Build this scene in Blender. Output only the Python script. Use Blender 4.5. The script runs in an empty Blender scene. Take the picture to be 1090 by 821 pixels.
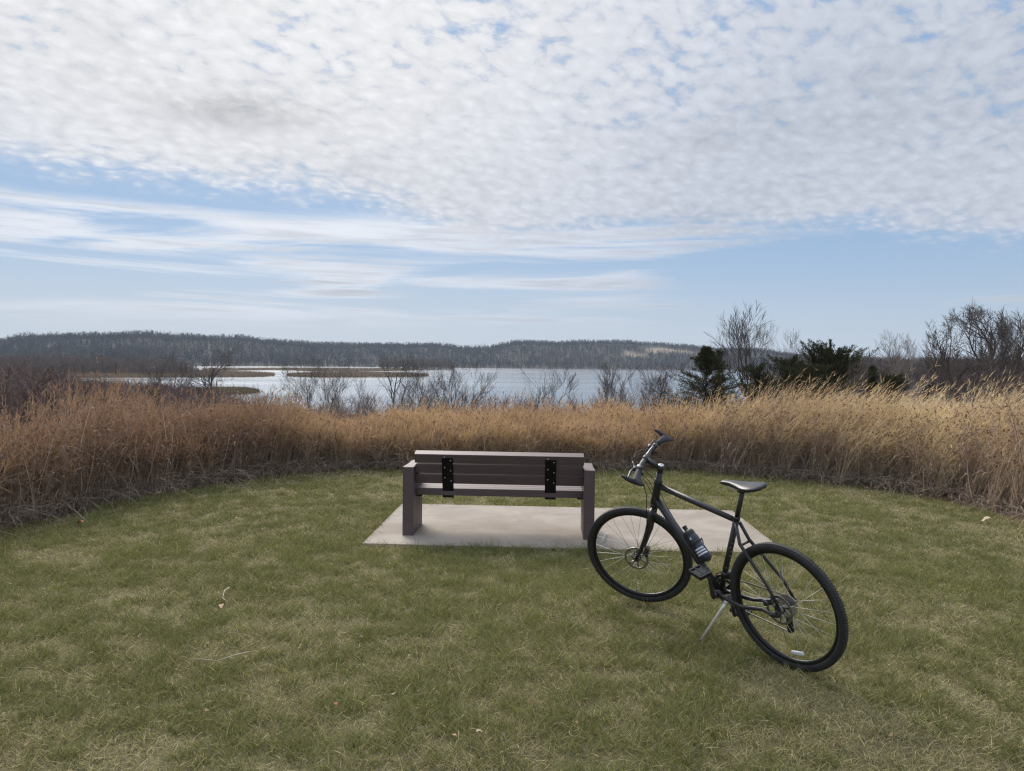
import bpy, math, random
import numpy as np
from mathutils import Matrix, Vector

S = bpy.context.scene
COL = S.collection
rng = np.random.default_rng(7)
random.seed(7)
R_ = math.radians

# ------------------------------------------------------------------ camera
CAM_H, PITCH, ROLL, FOC = 1.636, 0.0307, 0.0131, 791.6      # metres, radians, pixels of a 1090 px wide frame
cp, sp = math.cos(PITCH), math.sin(PITCH)
cr, sr = math.cos(ROLL), math.sin(ROLL)
fwd = Vector((0, cp, -sp)); up0 = Vector((0, sp, cp)); right0 = Vector((1, 0, 0))
RIGHT = right0 * cr + up0 * sr
UP = up0 * cr - right0 * sr
cam_d = bpy.data.cameras.new('camera')
cam = bpy.data.objects.new('camera', cam_d); COL.objects.link(cam)
cam_d.sensor_width = 36; cam_d.lens = FOC / 1090 * 36
cam_d.clip_start = 0.05; cam_d.clip_end = 12000
m3 = Matrix((RIGHT, UP, -fwd)).transposed()
cam.matrix_world = Matrix.Translation((0, 0, CAM_H)) @ m3.to_4x4()
S.camera = cam

def ray(px, py):
    return (fwd + RIGHT * ((px - 545) / FOC) - UP * ((py - 410.5) / FOC))
def at(px, py, Y):                      # point of the place seen at that spot, Y metres ahead
    d = ray(px, py); return Vector((0, 0, CAM_H)) + d * (Y / d.y)
def on_z(px, py, z=0.0):
    d = ray(px, py); return Vector((0, 0, CAM_H)) + d * ((z - CAM_H) / d.z)

# ------------------------------------------------------------------ sky, sun, exposure
SUN_EL, SUN_AZ = R_(38), R_(-22)        # azimuth from +Y, towards +X
world = bpy.data.worlds.new('World'); S.world = world
world.use_nodes = True
NT = world.node_tree; NT.nodes.clear()

class G:
    """tiny helper to write node maths"""
    def __init__(s, nt): s.nt = nt
    def n(s, t, **kw):
        x = s.nt.nodes.new(t)
        for k, v in kw.items(): setattr(x, k, v)
        return x
    def put(s, sock, v):
        if hasattr(v, 'is_output') or isinstance(v, bpy.types.NodeSocket): s.nt.links.new(v, sock)
        else: sock.default_value = v
    def m(s, op, a, b=0.0, c=0.0, clamp=False):
        x = s.n('ShaderNodeMath', operation=op, use_clamp=clamp)
        s.put(x.inputs[0], a); s.put(x.inputs[1], b); s.put(x.inputs[2], c)
        return x.outputs[0]
    def step(s, v, a, b):               # smoothstep a..b
        x = s.n('ShaderNodeMapRange', interpolation_type='SMOOTHSTEP', clamp=True)
        s.put(x.inputs[0], v); s.put(x.inputs[1], a); s.put(x.inputs[2], b)
        x.inputs[3].default_value = 0; x.inputs[4].default_value = 1
        return x.outputs[0]
    def lin(s, v, a, b, c, d):
        x = s.n('ShaderNodeMapRange', clamp=True)
        s.put(x.inputs[0], v); s.put(x.inputs[1], a); s.put(x.inputs[2], b); s.put(x.inputs[3], c); s.put(x.inputs[4], d)
        return x.outputs[0]
    def xyz(s, x, y, z):
        c = s.n('ShaderNodeCombineXYZ')
        s.put(c.inputs[0], x); s.put(c.inputs[1], y); s.put(c.inputs[2], z)
        return c.outputs[0]
    def noise(s, vec, scale, detail=4, rough=0.55, dist=0.0, col=False):
        x = s.n('ShaderNodeTexNoise')
        s.put(x.inputs['Vector'], vec); s.put(x.inputs['Scale'], scale); x.inputs['Detail'].default_value = detail
        x.inputs['Roughness'].default_value = rough; s.put(x.inputs['Distortion'], dist)
        return x.outputs['Color' if col else 'Fac']
    def voro(s, vec, scale, feature='F1', smooth=None):
        x = s.n('ShaderNodeTexVoronoi', feature=feature)
        s.put(x.inputs['Vector'], vec); s.put(x.inputs['Scale'], scale)
        return x.outputs['Distance']
    def mix(s, f, a, b, mode='MIX'):
        x = s.n('ShaderNodeMix', data_type='RGBA', blend_type=mode)
        s.put(x.inputs[0], f)
        s.put(x.inputs[6], a if not isinstance(a, tuple) else (*a, 1)[:4]); s.put(x.inputs[7], b if not isinstance(b, tuple) else (*b, 1)[:4])
        return x.outputs[2]
    def vadd(s, a, b, op='ADD'):
        x = s.n('ShaderNodeVectorMath', operation=op)
        s.put(x.inputs[0], a); s.put(x.inputs[1], b)
        return x.outputs[0]

def build_sky():
    g = G(NT)
    out = g.n('ShaderNodeOutputWorld'); bg = g.n('ShaderNodeBackground')
    NT.links.new(bg.outputs[0], out.inputs[0]); bg.inputs[1].default_value = 0.096
    sky = g.n('ShaderNodeTexSky', sky_type='NISHITA', sun_disc=False, sun_elevation=SUN_EL, sun_rotation=SUN_AZ)
    sky.altitude = 250; sky.air_density = 1.0; sky.dust_density = 1.2; sky.ozone_density = 1.6
    tc = g.n('ShaderNodeTexCoord'); d = tc.outputs['Generated']
    sep = g.n('ShaderNodeSeparateXYZ'); NT.links.new(d, sep.inputs[0])
    x, y, z = sep.outputs
    el = g.m('MULTIPLY', g.m('ARCSINE', z), 57.2958)
    az = g.m('MULTIPLY', g.m('ARCTAN2', x, y), 57.2958)
    zz = g.m('MAXIMUM', g.m('ADD', z, 0.015), 0.012)
    P = g.xyz(g.m('DIVIDE', x, zz), g.m('DIVIDE', y, zz), 0.0)          # point on the cloud deck
    zs = g.m('ADD', z, 0.26)
    px_, py_ = g.m('DIVIDE', x, zs), g.m('DIVIDE', y, zs)
    P2 = g.xyz(g.m('ADD', g.m('MULTIPLY', px_, 0.77), g.m('MULTIPLY', py_, 0.64)), g.m('MULTIPLY', g.m('ADD', g.m('MULTIPLY', px_, -0.64), g.m('MULTIPLY', py_, 0.77)), 1.22), 0.0)           # cloudlets have depth, so they flatten less towards the rim
    sd = g.n('ShaderNodeVectorMath', operation='DOT_PRODUCT')
    NT.links.new(d, sd.inputs[0])
    sd.inputs[1].default_value = (math.sin(SUN_AZ) * math.cos(SUN_EL), math.cos(SUN_AZ) * math.cos(SUN_EL), math.sin(SUN_EL))
    c = sd.outputs['Value']
    glow = g.step(c, 0.72, 1.02)
    # ---- high rippled sheet
    warp = g.vadd(P2, g.vadd(g.noise(P2, 9.0, 3, 0.5, col=True), (0.06, 0.06, 0.06), 'MULTIPLY'))
    fine = g.noise(warp, 34.0, 7, 0.60, 0.2)
    cell = g.voro(warp, 26.0, 'SMOOTH_F1')
    med = g.noise(P2, 8.0, 4, 0.55)
    big = g.noise(P, 1.3, 3, 0.5)
    big2 = g.noise(g.vadd(P, (7.3, 2.1, 0)), 0.55, 3, 0.5)
    # lower rim of the sheet: high on the left, sinking to the right
    rim = g.m('SUBTRACT', 12.7, g.m('MULTIPLY', g.step(az, -14.0, -1.0), 2.6))
    rim2 = g.m('MULTIPLY', g.step(az, 20.0, 36.0), -1.6)
    wob = g.m('MULTIPLY', g.m('SUBTRACT', g.noise(g.xyz(g.m('MULTIPLY', az, 0.10), g.m('MULTIPLY', el, 0.35), 0.0), 1.0, 5, 0.6), 0.5), 3.6)
    e2 = g.m('SUBTRACT', g.m('ADD', el, wob), g.m('ADD', rim, rim2))
    sheet = g.step(e2, -2.4, 2.6)
    tex = g.m('ADD', g.m('MULTIPLY', g.m('SUBTRACT', fine, 0.5), 2.3), g.m('MULTIPLY', g.m('SUBTRACT', 0.44, cell), 2.1))
    tex = g.m('ADD', tex, g.m('MULTIPLY', g.m('SUBTRACT', med, 0.5), 0.9))
    amp = g.lin(el, 11.0, 22.0, 0.42, 1.15)
    tex = g.m('MULTIPLY', tex, amp)
    hole = g.m('MULTIPLY', g.m('SUBTRACT', big, 0.48), 1.0)
    low_thick = g.lin(el, 11.0, 26.0, 0.55, 0.10)                       # seen edge-on the sheet closes up
    opac = g.m('ADD', g.m('ADD', g.m('MULTIPLY', tex, 0.75), hole), g.m('ADD', low_thick, g.m('MULTIPLY_ADD', glow, 0.25, 0.64)))
    opac = g.m('SUBTRACT', opac, g.m('MULTIPLY', g.m('SUBTRACT', 1.0, sheet), 1.30))      # towards the rim the cloudlets drift apart
    opac = g.m('MULTIPLY', g.step(opac, 0.0, 1.0), g.step(sheet, 0.0, 0.25))
    azw = g.m('ADD', az, g.m('MULTIPLY', g.m('SUBTRACT', med, 0.5), 9.0)); elw = g.m('ADD', g.m('ADD', el, g.m('MULTIPLY', az, -0.05)), g.m('MULTIPLY', g.m('SUBTRACT', fine, 0.5), 1.2))
    smear = g.m('EXPONENT', g.m('MULTIPLY', g.m('ADD', g.m('POWER', g.m('DIVIDE', g.m('SUBTRACT', azw, -20.0), 5.0), 2.0), g.m('POWER', g.m('DIVIDE', g.m('SUBTRACT', elw, 18.0), 1.1), 2.0)), -1.0))
    azw = g.m('ADD', az, g.m('MULTIPLY', wob, 1.6)); elw = g.m('ADD', el, g.m('MULTIPLY', wob, 0.22))
    lens = g.m('EXPONENT', g.m('MULTIPLY', g.m('ADD', g.m('POWER', g.m('DIVIDE', g.m('SUBTRACT', azw, -12.0), 8.0), 2.0), g.m('POWER', g.m('DIVIDE', g.m('SUBTRACT', elw, 9.9), 0.75), 2.0)), -1.0))
    lens2 = g.m('EXPONENT', g.m('MULTIPLY', g.m('ADD', g.m('POWER', g.m('DIVIDE', g.m('SUBTRACT', azw, -33.0), 7.0), 2.0), g.m('POWER', g.m('DIVIDE', g.m('SUBTRACT', elw, 8.2), 0.7), 2.0)), -1.0))
    slot = g.m('EXPONENT', g.m('MULTIPLY', g.m('ADD', g.m('POWER', g.m('DIVIDE', g.m('SUBTRACT', azw, -22.0), 13.0), 2.0), g.m('POWER', g.m('DIVIDE', g.m('SUBTRACT', elw, 5.4), 0.55), 2.0)), -1.0))
    # ---- low streaks
    sv = g.xyz(g.m('MULTIPLY', az, 0.042), g.m('MULTIPLY', el, 0.50), 3.4)
    st = g.noise(sv, 1.0, 7, 0.55, 0.9)
    st2 = g.noise(g.xyz(g.m('MULTIPLY', az, 0.10), g.m('MULTIPLY', el, 1.7), 9.0), 1.0, 5, 0.55, 0.3)
    band = g.m('MULTIPLY', g.step(el, 1.5, 4.5), g.m('SUBTRACT', 1.0, g.step(g.m('ADD', el, g.m('MULTIPLY', wob, 0.4)), 9.8, g.lin(az, -20.0, -8.0, 10.9, 11.8))))
    azm = g.m('SUBTRACT', 1.0, g.step(g.m('ADD', az, g.m('MULTIPLY', el, -0.6)), 3.0, 17.0))
    s_op = g.m('ADD', g.m('MULTIPLY', g.m('SUBTRACT', st, 0.5), 4.8), g.m('MULTIPLY', g.m('SUBTRACT', st2, 0.5), 1.6))
    s_op = g.m('ADD', s_op, g.m('SUBTRACT', g.m('MULTIPLY', azm, 1.0), 0.50))
    s_op = g.m('ADD', s_op, g.m('SUBTRACT', g.m('MULTIPLY', g.m('ADD', lens, lens2), 1.0), g.m('MULTIPLY', slot, 0.35)))
    s_op = g.m('MULTIPLY', g.step(s_op, 0.0, 0.9), g.m('MAXIMUM', band, lens))
    veil = g.m('MULTIPLY', g.m('SUBTRACT', 1.0, g.step(el, 0.5, 7.0)), g.m('MULTIPLY_ADD', azm, 0.35, 0.30))
    # ---- brightness of the cloud: thin bright, thick greyer, brighter towards the sun
    lum = g.m('MULTIPLY', g.m('MULTIPLY_ADD', glow, 2.0, 5.5), g.lin(el, 30.0, 75.0, 1.0, 3.0))  # extra gain overhead, above the view, added to lift light on the foreground
    grey = g.m('MULTIPLY', g.step(g.m('ADD', g.m('MULTIPLY', big2, 0.9), g.m('MULTIPLY', med, 0.35)), 0.55, 0.95), 0.13)
    grey = g.m('ADD', grey, g.m('MULTIPLY', smear, 0.26))
    shade = g.m('SUBTRACT', g.m('MULTIPLY_ADD', g.m('ADD', g.m('MULTIPLY', g.m('SUBTRACT', fine, 0.5), 0.30), g.m('MULTIPLY', g.m('SUBTRACT', 0.40, cell), 0.27)), 1.0, 1.0), grey)
    cl = g.mix(1.0, g.mix(glow, (0.89, 0.945, 1.07), (1.015, 1.0, 0.995)), g.xyz(1, 1, 1), 'MULTIPLY')
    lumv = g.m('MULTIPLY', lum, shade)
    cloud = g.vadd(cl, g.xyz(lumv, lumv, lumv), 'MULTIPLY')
    l2 = g.m('MULTIPLY', g.m('MULTIPLY_ADD', glow, 2.2, 5.6), g.m('SUBTRACT', 1.16, g.m('MULTIPLY', g.step(g.m('ADD', st2, g.m('MULTIPLY', st, 0.5)), 0.68, 0.95), g.m('MULTIPLY_ADD', slot, 0.25, 0.26))))
    cloud2 = g.vadd(cl, g.xyz(l2, l2, l2), 'MULTIPLY')
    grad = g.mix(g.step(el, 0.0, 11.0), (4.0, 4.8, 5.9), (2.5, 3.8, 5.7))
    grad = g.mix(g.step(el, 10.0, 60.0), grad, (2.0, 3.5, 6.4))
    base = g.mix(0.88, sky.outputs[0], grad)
    colr = g.mix(g.m('MULTIPLY', veil, 0.8), base, (4.5, 5.0, 5.7))
    colr = g.mix(g.m('MULTIPLY', s_op, 0.85), colr, cloud2)
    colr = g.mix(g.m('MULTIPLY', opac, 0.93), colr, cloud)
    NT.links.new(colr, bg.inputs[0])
build_sky()

sun_d = bpy.data.lights.new('sun', 'SUN'); sun = bpy.data.objects.new('sun', sun_d); COL.objects.link(sun)
sun_d.energy = 3.2; sun_d.angle = R_(30); sun_d.color = (1.0, 0.93, 0.84)
sdir = Vector((math.sin(SUN_AZ) * math.cos(SUN_EL), math.cos(SUN_AZ) * math.cos(SUN_EL), math.sin(SUN_EL)))
sun.rotation_euler = sdir.to_track_quat('Z', 'Y').to_euler()
S.view_settings.view_transform = 'Standard'; S.view_settings.look = 'None'
S.view_settings.exposure = 0.32; S.view_settings.gamma = 1.0; S.view_settings.use_curve_mapping = False
S.render.engine = 'CYCLES'
S.cycles.max_bounces = 6; S.cycles.diffuse_bounces = 3; S.cycles.transmission_bounces = 3
S.cycles.use_denoising = True; S.cycles.denoiser = 'OPENIMAGEDENOISE'; S.cycles.denoising_input_passes = 'RGB_ALBEDO_NORMAL'; S.cycles.denoising_prefilter = 'NONE'
S.cycles.volume_bounces = 0
S.cycles.use_adaptive_sampling = False; S.cycles.sample_clamp_indirect = 4.0; S.cycles.filter_width = 1.25

# ------------------------------------------------------------------ helpers
def link(o, parent=None):
    COL.objects.link(o)
    if parent is not None: o.parent = parent
    return o
def tag(o, label=None, cat=None, group=None, kind=None):
    if label: o['label'] = label
    if cat: o['category'] = cat
    if group: o['group'] = group
    if kind: o['kind'] = kind
    return o
def empty(name, loc=(0, 0, 0), rz=0.0):
    o = bpy.data.objects.new(name, None); COL.objects.link(o)
    o.location = loc; o.rotation_euler = (0, 0, rz); o.empty_display_size = 0.2
    return o
def np_mesh(name, V, tris=None, quads=None, col=None, mat=None, parent=None, smooth=False):
    me = bpy.data.meshes.new(name)
    V = np.ascontiguousarray(V, np.float32)
    loops, starts = [], []
    n = 0
    if quads is not None and len(quads):
        loops.append(np.asarray(quads, np.int32).ravel()); starts.append(np.arange(len(quads), dtype=np.int32) * 4 + n); n += len(quads) * 4
    if tris is not None and len(tris):
        loops.append(np.asarray(tris, np.int32).ravel()); starts.append(np.arange(len(tris), dtype=np.int32) * 3 + n); n += len(tris) * 3
    L = np.concatenate(loops); ST = np.concatenate(starts)
    me.vertices.add(len(V)); me.vertices.foreach_set('co', V.ravel())
    me.loops.add(len(L)); me.loops.foreach_set('vertex_index', L)
    me.polygons.add(len(ST)); me.polygons.foreach_set('loop_start', ST)
    if smooth: me.polygons.foreach_set('use_smooth', np.ones(len(ST), bool))
    if col is not None:
        a = me.attributes.new('tint', 'FLOAT_COLOR', 'POINT')
        c = np.ones((len(V), 4), np.float32); c[:, :3] = col
        a.data.foreach_set('color', c.ravel())
    me.update(calc_edges=True)
    if mat: me.materials.append(mat)
    o = bpy.data.objects.new(name, me)
    return link(o, parent)

class MB:
    """collects shapes into one mesh"""
    def __init__(s): s.v, s.f, s.sm = [], [], []
    def add(s, V, F, smooth=True):
        b = len(s.v); s.v += [tuple(p) for p in V]
        for f in F: s.f.append(tuple(i + b for i in f)); s.sm.append(smooth)
    def box(s, c, d, M=None, bev=0.0):
        hx, hy, hz = (k / 2 for k in d)
        import bmesh
        bm = bmesh.new(); bmesh.ops.create_cube(bm, size=1)
        for v in bm.verts: v.co = Vector((v.co.x * d[0], v.co.y * d[1], v.co.z * d[2]))
        if bev: bmesh.ops.bevel(bm, geom=bm.edges[:], offset=bev, segments=2, affect='EDGES', profile=0.6)
        bm.verts.index_update()
        V = [v.co.copy() for v in bm.verts]
        if M is not None: V = [M @ v for v in V]
        s.add([v + Vector(c) for v in V], [[v.index for v in f.verts] for f in bm.faces], False); bm.free()
    def tube(s, pts, rad, k=10, cap=True, flat=None):
        """flat: None or (vector, factor) squashes the section along the vector"""
        pts = [Vector(p) for p in pts]; n = len(pts)
        if not hasattr(rad, '__len__'): rad = [rad] * n
        T = []
        for i in range(n):
            a = pts[min(i + 1, n - 1)] - pts[max(i - 1, 0)]; T.append(a.normalized())
        u = T[0].orthogonal().normalized(); V = []
        for i in range(n):
            u = (u - T[i] * u.dot(T[i])); u = u.normalized() if u.length > 1e-6 else T[i].orthogonal().normalized()
            w = T[i].cross(u)
            for j in range(k):
                a = 2 * math.pi * j / k
                o = (u * math.cos(a) + w * math.sin(a)) * rad[i]
                if flat:
                    fv, ff = flat[i] if isinstance(flat, list) else flat
                    fv = Vector(fv).normalized(); o = o - fv * (o.dot(fv) * (1 - ff))
                V.append(pts[i] + o)
        F = [(i * k + j, i * k + (j + 1) % k, (i + 1) * k + (j + 1) % k, (i + 1) * k + j) for i in range(n - 1) for j in range(k)]
        if cap: F += [tuple(reversed(range(k))), tuple((n - 1) * k + j for j in range(k))]
        s.add(V, F)
    def lathe(s, prof, k=48, M=None, closed=False, caps=False, smooth=True):
        """profile of (radius, y) turned about the local y axis"""
        V = []
        for r, y in prof:
            for j in range(k):
                a = 2 * math.pi * j / k; V.append(Vector((r * math.cos(a), y, r * math.sin(a))))
        n = len(prof)
        F = [(i * k + j, ((i + 1) % n) * k + j, ((i + 1) % n) * k + (j + 1) % k, i * k + (j + 1) % k) for i in range(n if closed else n - 1) for j in range(k)]
        if caps: F += [tuple(range(k)), tuple((n - 1) * k + j for j in reversed(range(k)))]
        if M is not None: V = [M @ v for v in V]
        s.add(V, F, smooth)
    def map(s, fn): s.v = [tuple(fn(Vector(p))) for p in s.v]; return s
    def build(s, name, mat, parent=None):
        me = bpy.data.meshes.new(name); me.from_pydata(s.v, [], s.f)
        me.polygons.foreach_set('use_smooth', s.sm); me.update()
        if mat: me.materials.append(mat)
        import bmesh
        bm = bmesh.new(); bm.from_mesh(me); bmesh.ops.recalc_face_normals(bm, faces=bm.faces[:]); bm.to_mesh(me); bm.free()
        o = bpy.data.objects.new(name, me)
        return link(o, parent)

def mat_new(name):
    m = bpy.data.materials.new(name); m.use_nodes = True
    return m, m.node_tree, m.node_tree.nodes['Principled BSDF']
def simple(name, col, rough=0.5, metal=0.0, var=0.15, scale=30.0, bump=0.0, bscale=200.0, coat=0.0, rvar=0.0, spec=None):
    m, nt, b = mat_new(name); g = G(nt)
    tc = g.n('ShaderNodeTexCoord'); p = tc.outputs['Object']
    n = g.noise(p, scale, 5, 0.6)
    k = g.lin(n, 0.25, 0.75, 1 - var, 1 + var)
    nt.links.new(g.vadd(g.xyz(*col), g.xyz(k, k, k), 'MULTIPLY'), b.inputs['Base Color'])
    b.inputs['Metallic'].default_value = metal
    g.put(b.inputs['Roughness'], g.lin(n, 0.3, 0.7, rough - rvar, rough + rvar))
    if coat: b.inputs['Coat Weight'].default_value = coat; b.inputs['Coat Roughness'].default_value = 0.15
    if spec is not None: b.inputs['Specular IOR Level'].default_value = spec
    if bump:
        bp = g.n('ShaderNodeBump'); bp.inputs['Strength'].default_value = bump; bp.inputs['Distance'].default_value = 0.002
        nt.links.new(g.noise(p, bscale, 4, 0.6), bp.inputs['Height']); nt.links.new(bp.outputs[0], b.inputs['Normal'])
    return m
def tinted(name, trans=0.3, rough=0.7, gloss=0.0, noise=0.0):
    """plant matter: colour stored per blade"""
    m = bpy.data.materials.new(name); m.use_nodes = True; nt = m.node_tree; nt.nodes.clear(); g = G(nt)
    out = g.n('ShaderNodeOutputMaterial'); a = g.n('ShaderNodeAttribute', attribute_name='tint')
    c = a.outputs['Color']
    d = g.n('ShaderNodeBsdfDiffuse'); nt.links.new(c, d.inputs[0])
    t = g.n('ShaderNodeBsdfTranslucent'); nt.links.new(c, t.inputs[0])
    mx = g.n('ShaderNodeMixShader'); mx.inputs[0].default_value = trans
    nt.links.new(d.outputs[0], mx.inputs[1]); nt.links.new(t.outputs[0], mx.inputs[2])
    res = mx.outputs[0]
    if gloss:
        gl = g.n('ShaderNodeBsdfGlossy'); gl.inputs['Roughness'].default_value = 0.45; gl.inputs[0].default_value = (1, 1, 1, 1)
        m2 = g.n('ShaderNodeMixShader'); m2.inputs[0].default_value = gloss
        nt.links.new(res, m2.inputs[1]); nt.links.new(gl.outputs[0], m2.inputs[2]); res = m2.outputs[0]
    nt.links.new(res, out.inputs[0])
    return m

def fnoise(x, y, scale, seed=0, oct=3):
    """cheap smooth value noise in 0..1 (numpy)"""
    r = np.random.default_rng(1000 + seed); T = r.random((256, 256))
    tot = 0; amp = 1; s = 0
    x = np.asarray(x, float); y = np.asarray(y, float)
    for o in range(oct):
        u = x / scale * 2 ** o + 31.7 * o; v = y / scale * 2 ** o + 17.3 * o
        i = np.floor(u).astype(int); j = np.floor(v).astype(int); fx = u - i; fy = v - j
        fx = fx * fx * (3 - 2 * fx); fy = fy * fy * (3 - 2 * fy)
        g00 = T[i % 256, j % 256]; g10 = T[(i + 1) % 256, j % 256]; g01 = T[i % 256, (j + 1) % 256]; g11 = T[(i + 1) % 256, (j + 1) % 256]
        tot = tot + amp * ((g00 * (1 - fx) + g10 * fx) * (1 - fy) + (g01 * (1 - fx) + g11 * fx) * fy); s += amp; amp *= 0.5
    return tot / s
def sst(v, a, b):
    t = np.clip((np.asarray(v, float) - a) / (b - a), 0, 1); return t * t * (3 - 2 * t)

def unit(v): return v / np.maximum(np.linalg.norm(v, axis=-1, keepdims=True), 1e-9)
def ribbons(root, d, bend, L, W, segs, c0, c1, taper=0.75, side=None):
    """N curved tapering blades -> verts, tris, colours"""
    N = len(root)
    L = np.broadcast_to(L, (N,)); W = np.broadcast_to(W, (N,))
    if side is None:
        a = rng.random(N) * 2 * np.pi
        side = np.stack([np.cos(a), np.sin(a), np.zeros(N)], 1)
        side = unit(side - d * (side * d).sum(1, keepdims=True))
    vs, cs = [], []
    c0 = np.broadcast_to(c0, (N, 3)); c1 = np.broadcast_to(c1, (N, 3))
    for i in range(segs):
        t = i / segs
        p = root + d * (L * t)[:, None] + bend * (L * t * t)[:, None]
        w = (W * (1 - taper * t) * 0.5)[:, None]
        vs += [p - side * w, p + side * w]
        c = c0 * (1 - t) + c1 * t; cs += [c, c]
    vs.append(root + d * L[:, None] + bend * L[:, None]); cs.append(c1)
    k = 2 * segs + 1
    V = np.stack(vs, 1).reshape(-1, 3); C = np.stack(cs, 1).reshape(-1, 3)
    f = []
    for i in range(segs - 1): f += [(2 * i, 2 * i + 1, 2 * i + 3), (2 * i, 2 * i + 3, 2 * i + 2)]
    f.append((2 * segs - 2, 2 * segs - 1, 2 * segs))
    F = (np.arange(N)[:, None, None] * k + np.array(f)[None]).reshape(-1, 3)
    return V, F, C
def merge(parts):
    Vs, Fs, Cs = [], [], []; b = 0
    for V, F, C in parts: Vs.append(V); Fs.append(F + b); Cs.append(C); b += len(V)
    return np.concatenate(Vs), np.concatenate(Fs), np.concatenate(Cs)
def blades_object(name, parts, mat, parent=None):
    V, F, C = merge(parts); return np_mesh(name, V, tris=F, col=C, mat=mat, parent=parent)

# ------------------------------------------------------------------ the ground
WATER = -8.4
BX, BY, BYAW, BLEAN, BPITCH, STEER, GZ = 1.5095, 3.9522, 2.1878, 0.2019, 0.0461, 0.4771, 0.0231
FRONT = (BX + 1.071 * math.cos(BYAW), BY + 1.071 * math.sin(BYAW))
edge_px = [(0, 568), (90, 545), (180, 527), (280, 511), (375, 502), (450, 500), (540, 500), (640, 500), (740, 502), (830, 508), (930, 518), (1010, 532), (1090, 549), (1200, 585)]
EDGE = np.array([[on_z(a, b, 0.02).x, on_z(a, b, 0.02).y] for a, b in edge_px])
EDGE = EDGE[np.argsort(EDGE[:, 0])]
def y_edge(x):
    x = np.asarray(x, float)
    y = np.interp(x, EDGE[:, 0], EDGE[:, 1])
    y = np.where(x < EDGE[0, 0], EDGE[0, 1] + (x - EDGE[0, 0]) * 4.0, y)
    y = np.where(x > EDGE[-1, 0], EDGE[-1, 1] - (x - EDGE[-1, 0]) * 1.2, y)
    y = y + 0.45 * sst(x, -1.0, -3.2) + 0.15
    return y + (fnoise(x, x * 0, 0.8, 5) - 0.5) * 0.8
def far_shore(a):
    return np.interp(a, [-0.9, -0.5, -0.35, -0.15, 0.0, 0.25, 0.6], [820, 900, 1050, 1230, 1290, 1400, 1450])
def crest(a):
    px = 545 + a * FOC
    top = (fnoise(px, px * 0, 26, 71, 3) - 0.5) * 5.0 + np.interp(px, [-200, 0, 80, 250, 330, 450, 505, 560, 640, 700, 750, 900, 1090, 1300], [19, 21, 27, 26, 22, 21.5, 19.5, 26.5, 28.5, 27, 23, 14, 12, 14])
    d = np.interp(a, [-0.7, -0.3, 0.1, 0.5], [1300, 1500, 1700, 1800])
    return (top / FOC) * d + CAM_H - 15.0
def H(x, y):
    x = np.asarray(x, float); y = np.asarray(y, float)
    z = (fnoise(x, y, 1.3, 1, 3) - 0.5) * 0.03 * sst(y, 30, 12)
    z = z + 0.05 * np.exp(-((x - FRONT[0] + 0.05) ** 2 + (y - FRONT[1] - 0.05) ** 2) / 0.55 ** 2) + 0.012 * np.exp(-((x - BX) ** 2 + (y - BY) ** 2) / 0.5 ** 2)
    ps = sst(np.abs(x - 0.55), 2.5, 1.9) * sst(np.abs(y - 7.38), 1.6, 1.0)
    z = z * (1 - ps)
    yy = np.maximum(y, 2.0); a = x / yy
    yn = np.maximum(y - 12.0, 0)
    slope = 9.6 * (1 - np.exp(-yn / 70.0)) * 1.05
    # right of the lake the land stays up, left it sinks a little less
    landR = sst(a, 0.27, 0.42) * sst(y, 25, 90)
    z_low = -slope
    z_r = -slope * 0.42
    z = z + z_low * (1 - landR) + z_r * landR
    z = z + (fnoise(x, y, 45, 2, 3) - 0.5) * 1.2 * sst(y, 20, 90) * landR
    # far hills
    fs = far_shore(a); c = crest(a)
    t = sst(y, fs - 25, fs + 430)
    hz = WATER - 0.6 + (c - WATER + 0.6) * t + (fnoise(x, y, 220, 3, 4) - 0.5) * 14 * sst(y, fs + 20, fs + 250) * sst(y, fs + 700, fs + 300)
    far = sst(y, fs - 60, fs + 10)
    return z * (1 - far) + hz * far

def axis(lo, hi, step, g0):
    core = list(np.arange(lo, hi, step)); s = step; p = core[-1]; up = []
    while p < 3000: s *= g0; p += min(s, 22); up.append(p)
    return core, up
cx, upx = axis(-9.0, 9.0, 0.14, 1.055)
xs = np.array([-v for v in reversed(upx)] + cx + upx)
cy, upy = axis(-2.0, 14.0, 0.14, 1.05)
ys = np.array(list(np.arange(-60, -2.0, 2.0)) + cy + upy)
ys = ys[ys < 2700]; xs = xs[np.abs(xs) < 2900]
XX, YY = np.meshgrid(xs, ys); ZZ = H(XX, YY)
def ground_col(x, y):
    e = y - y_edge(x)
    n1 = fnoise(x, y, 0.8, 11); n2 = fnoise(x, y, 12, 12)
    lawn = np.array([0.15, 0.135, 0.07]); thatch = np.array([0.26, 0.195, 0.145]); wood = np.array([0.055, 0.045, 0.04]); clear = np.array([0.25, 0.20, 0.145])
    t = sst(e, -0.15, 0.5)[..., None]
    c = lawn * (0.7 + 0.6 * n1[..., None]) * (1 - t) + thatch * (0.7 + 0.6 * n1[..., None]) * t
    f = sst(y, 60, 140)[..., None]
    c = c * (1 - f) + wood * (0.7 + 0.6 * n2[..., None]) * f
    q = clearing(x, y)[..., None]
    return c * (1 - q) + clear * q
def clearing(x, y):
    a = np.asarray(x) / np.maximum(y, 2.0); px = 545 + a * FOC
    w = (fnoise(x, y, 60, 21, 2) - 0.5) * 60
    b1 = sst(np.abs(y + w - (1655 + (px - 705) * 0.5)), 42, 16) * sst(np.abs(px - 708), 26, 14)
    b2 = sst(np.abs(y + w - 1580), 30, 10) * sst(np.abs(px - 676), 15, 9)
    b3 = sst(np.abs(y + w - 1680), 30, 10) * sst(np.abs(px - 742), 20, 12)
    return np.clip(b1 + b2 + b3, 0, 1)
nx, ny = len(xs), len(ys)
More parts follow.
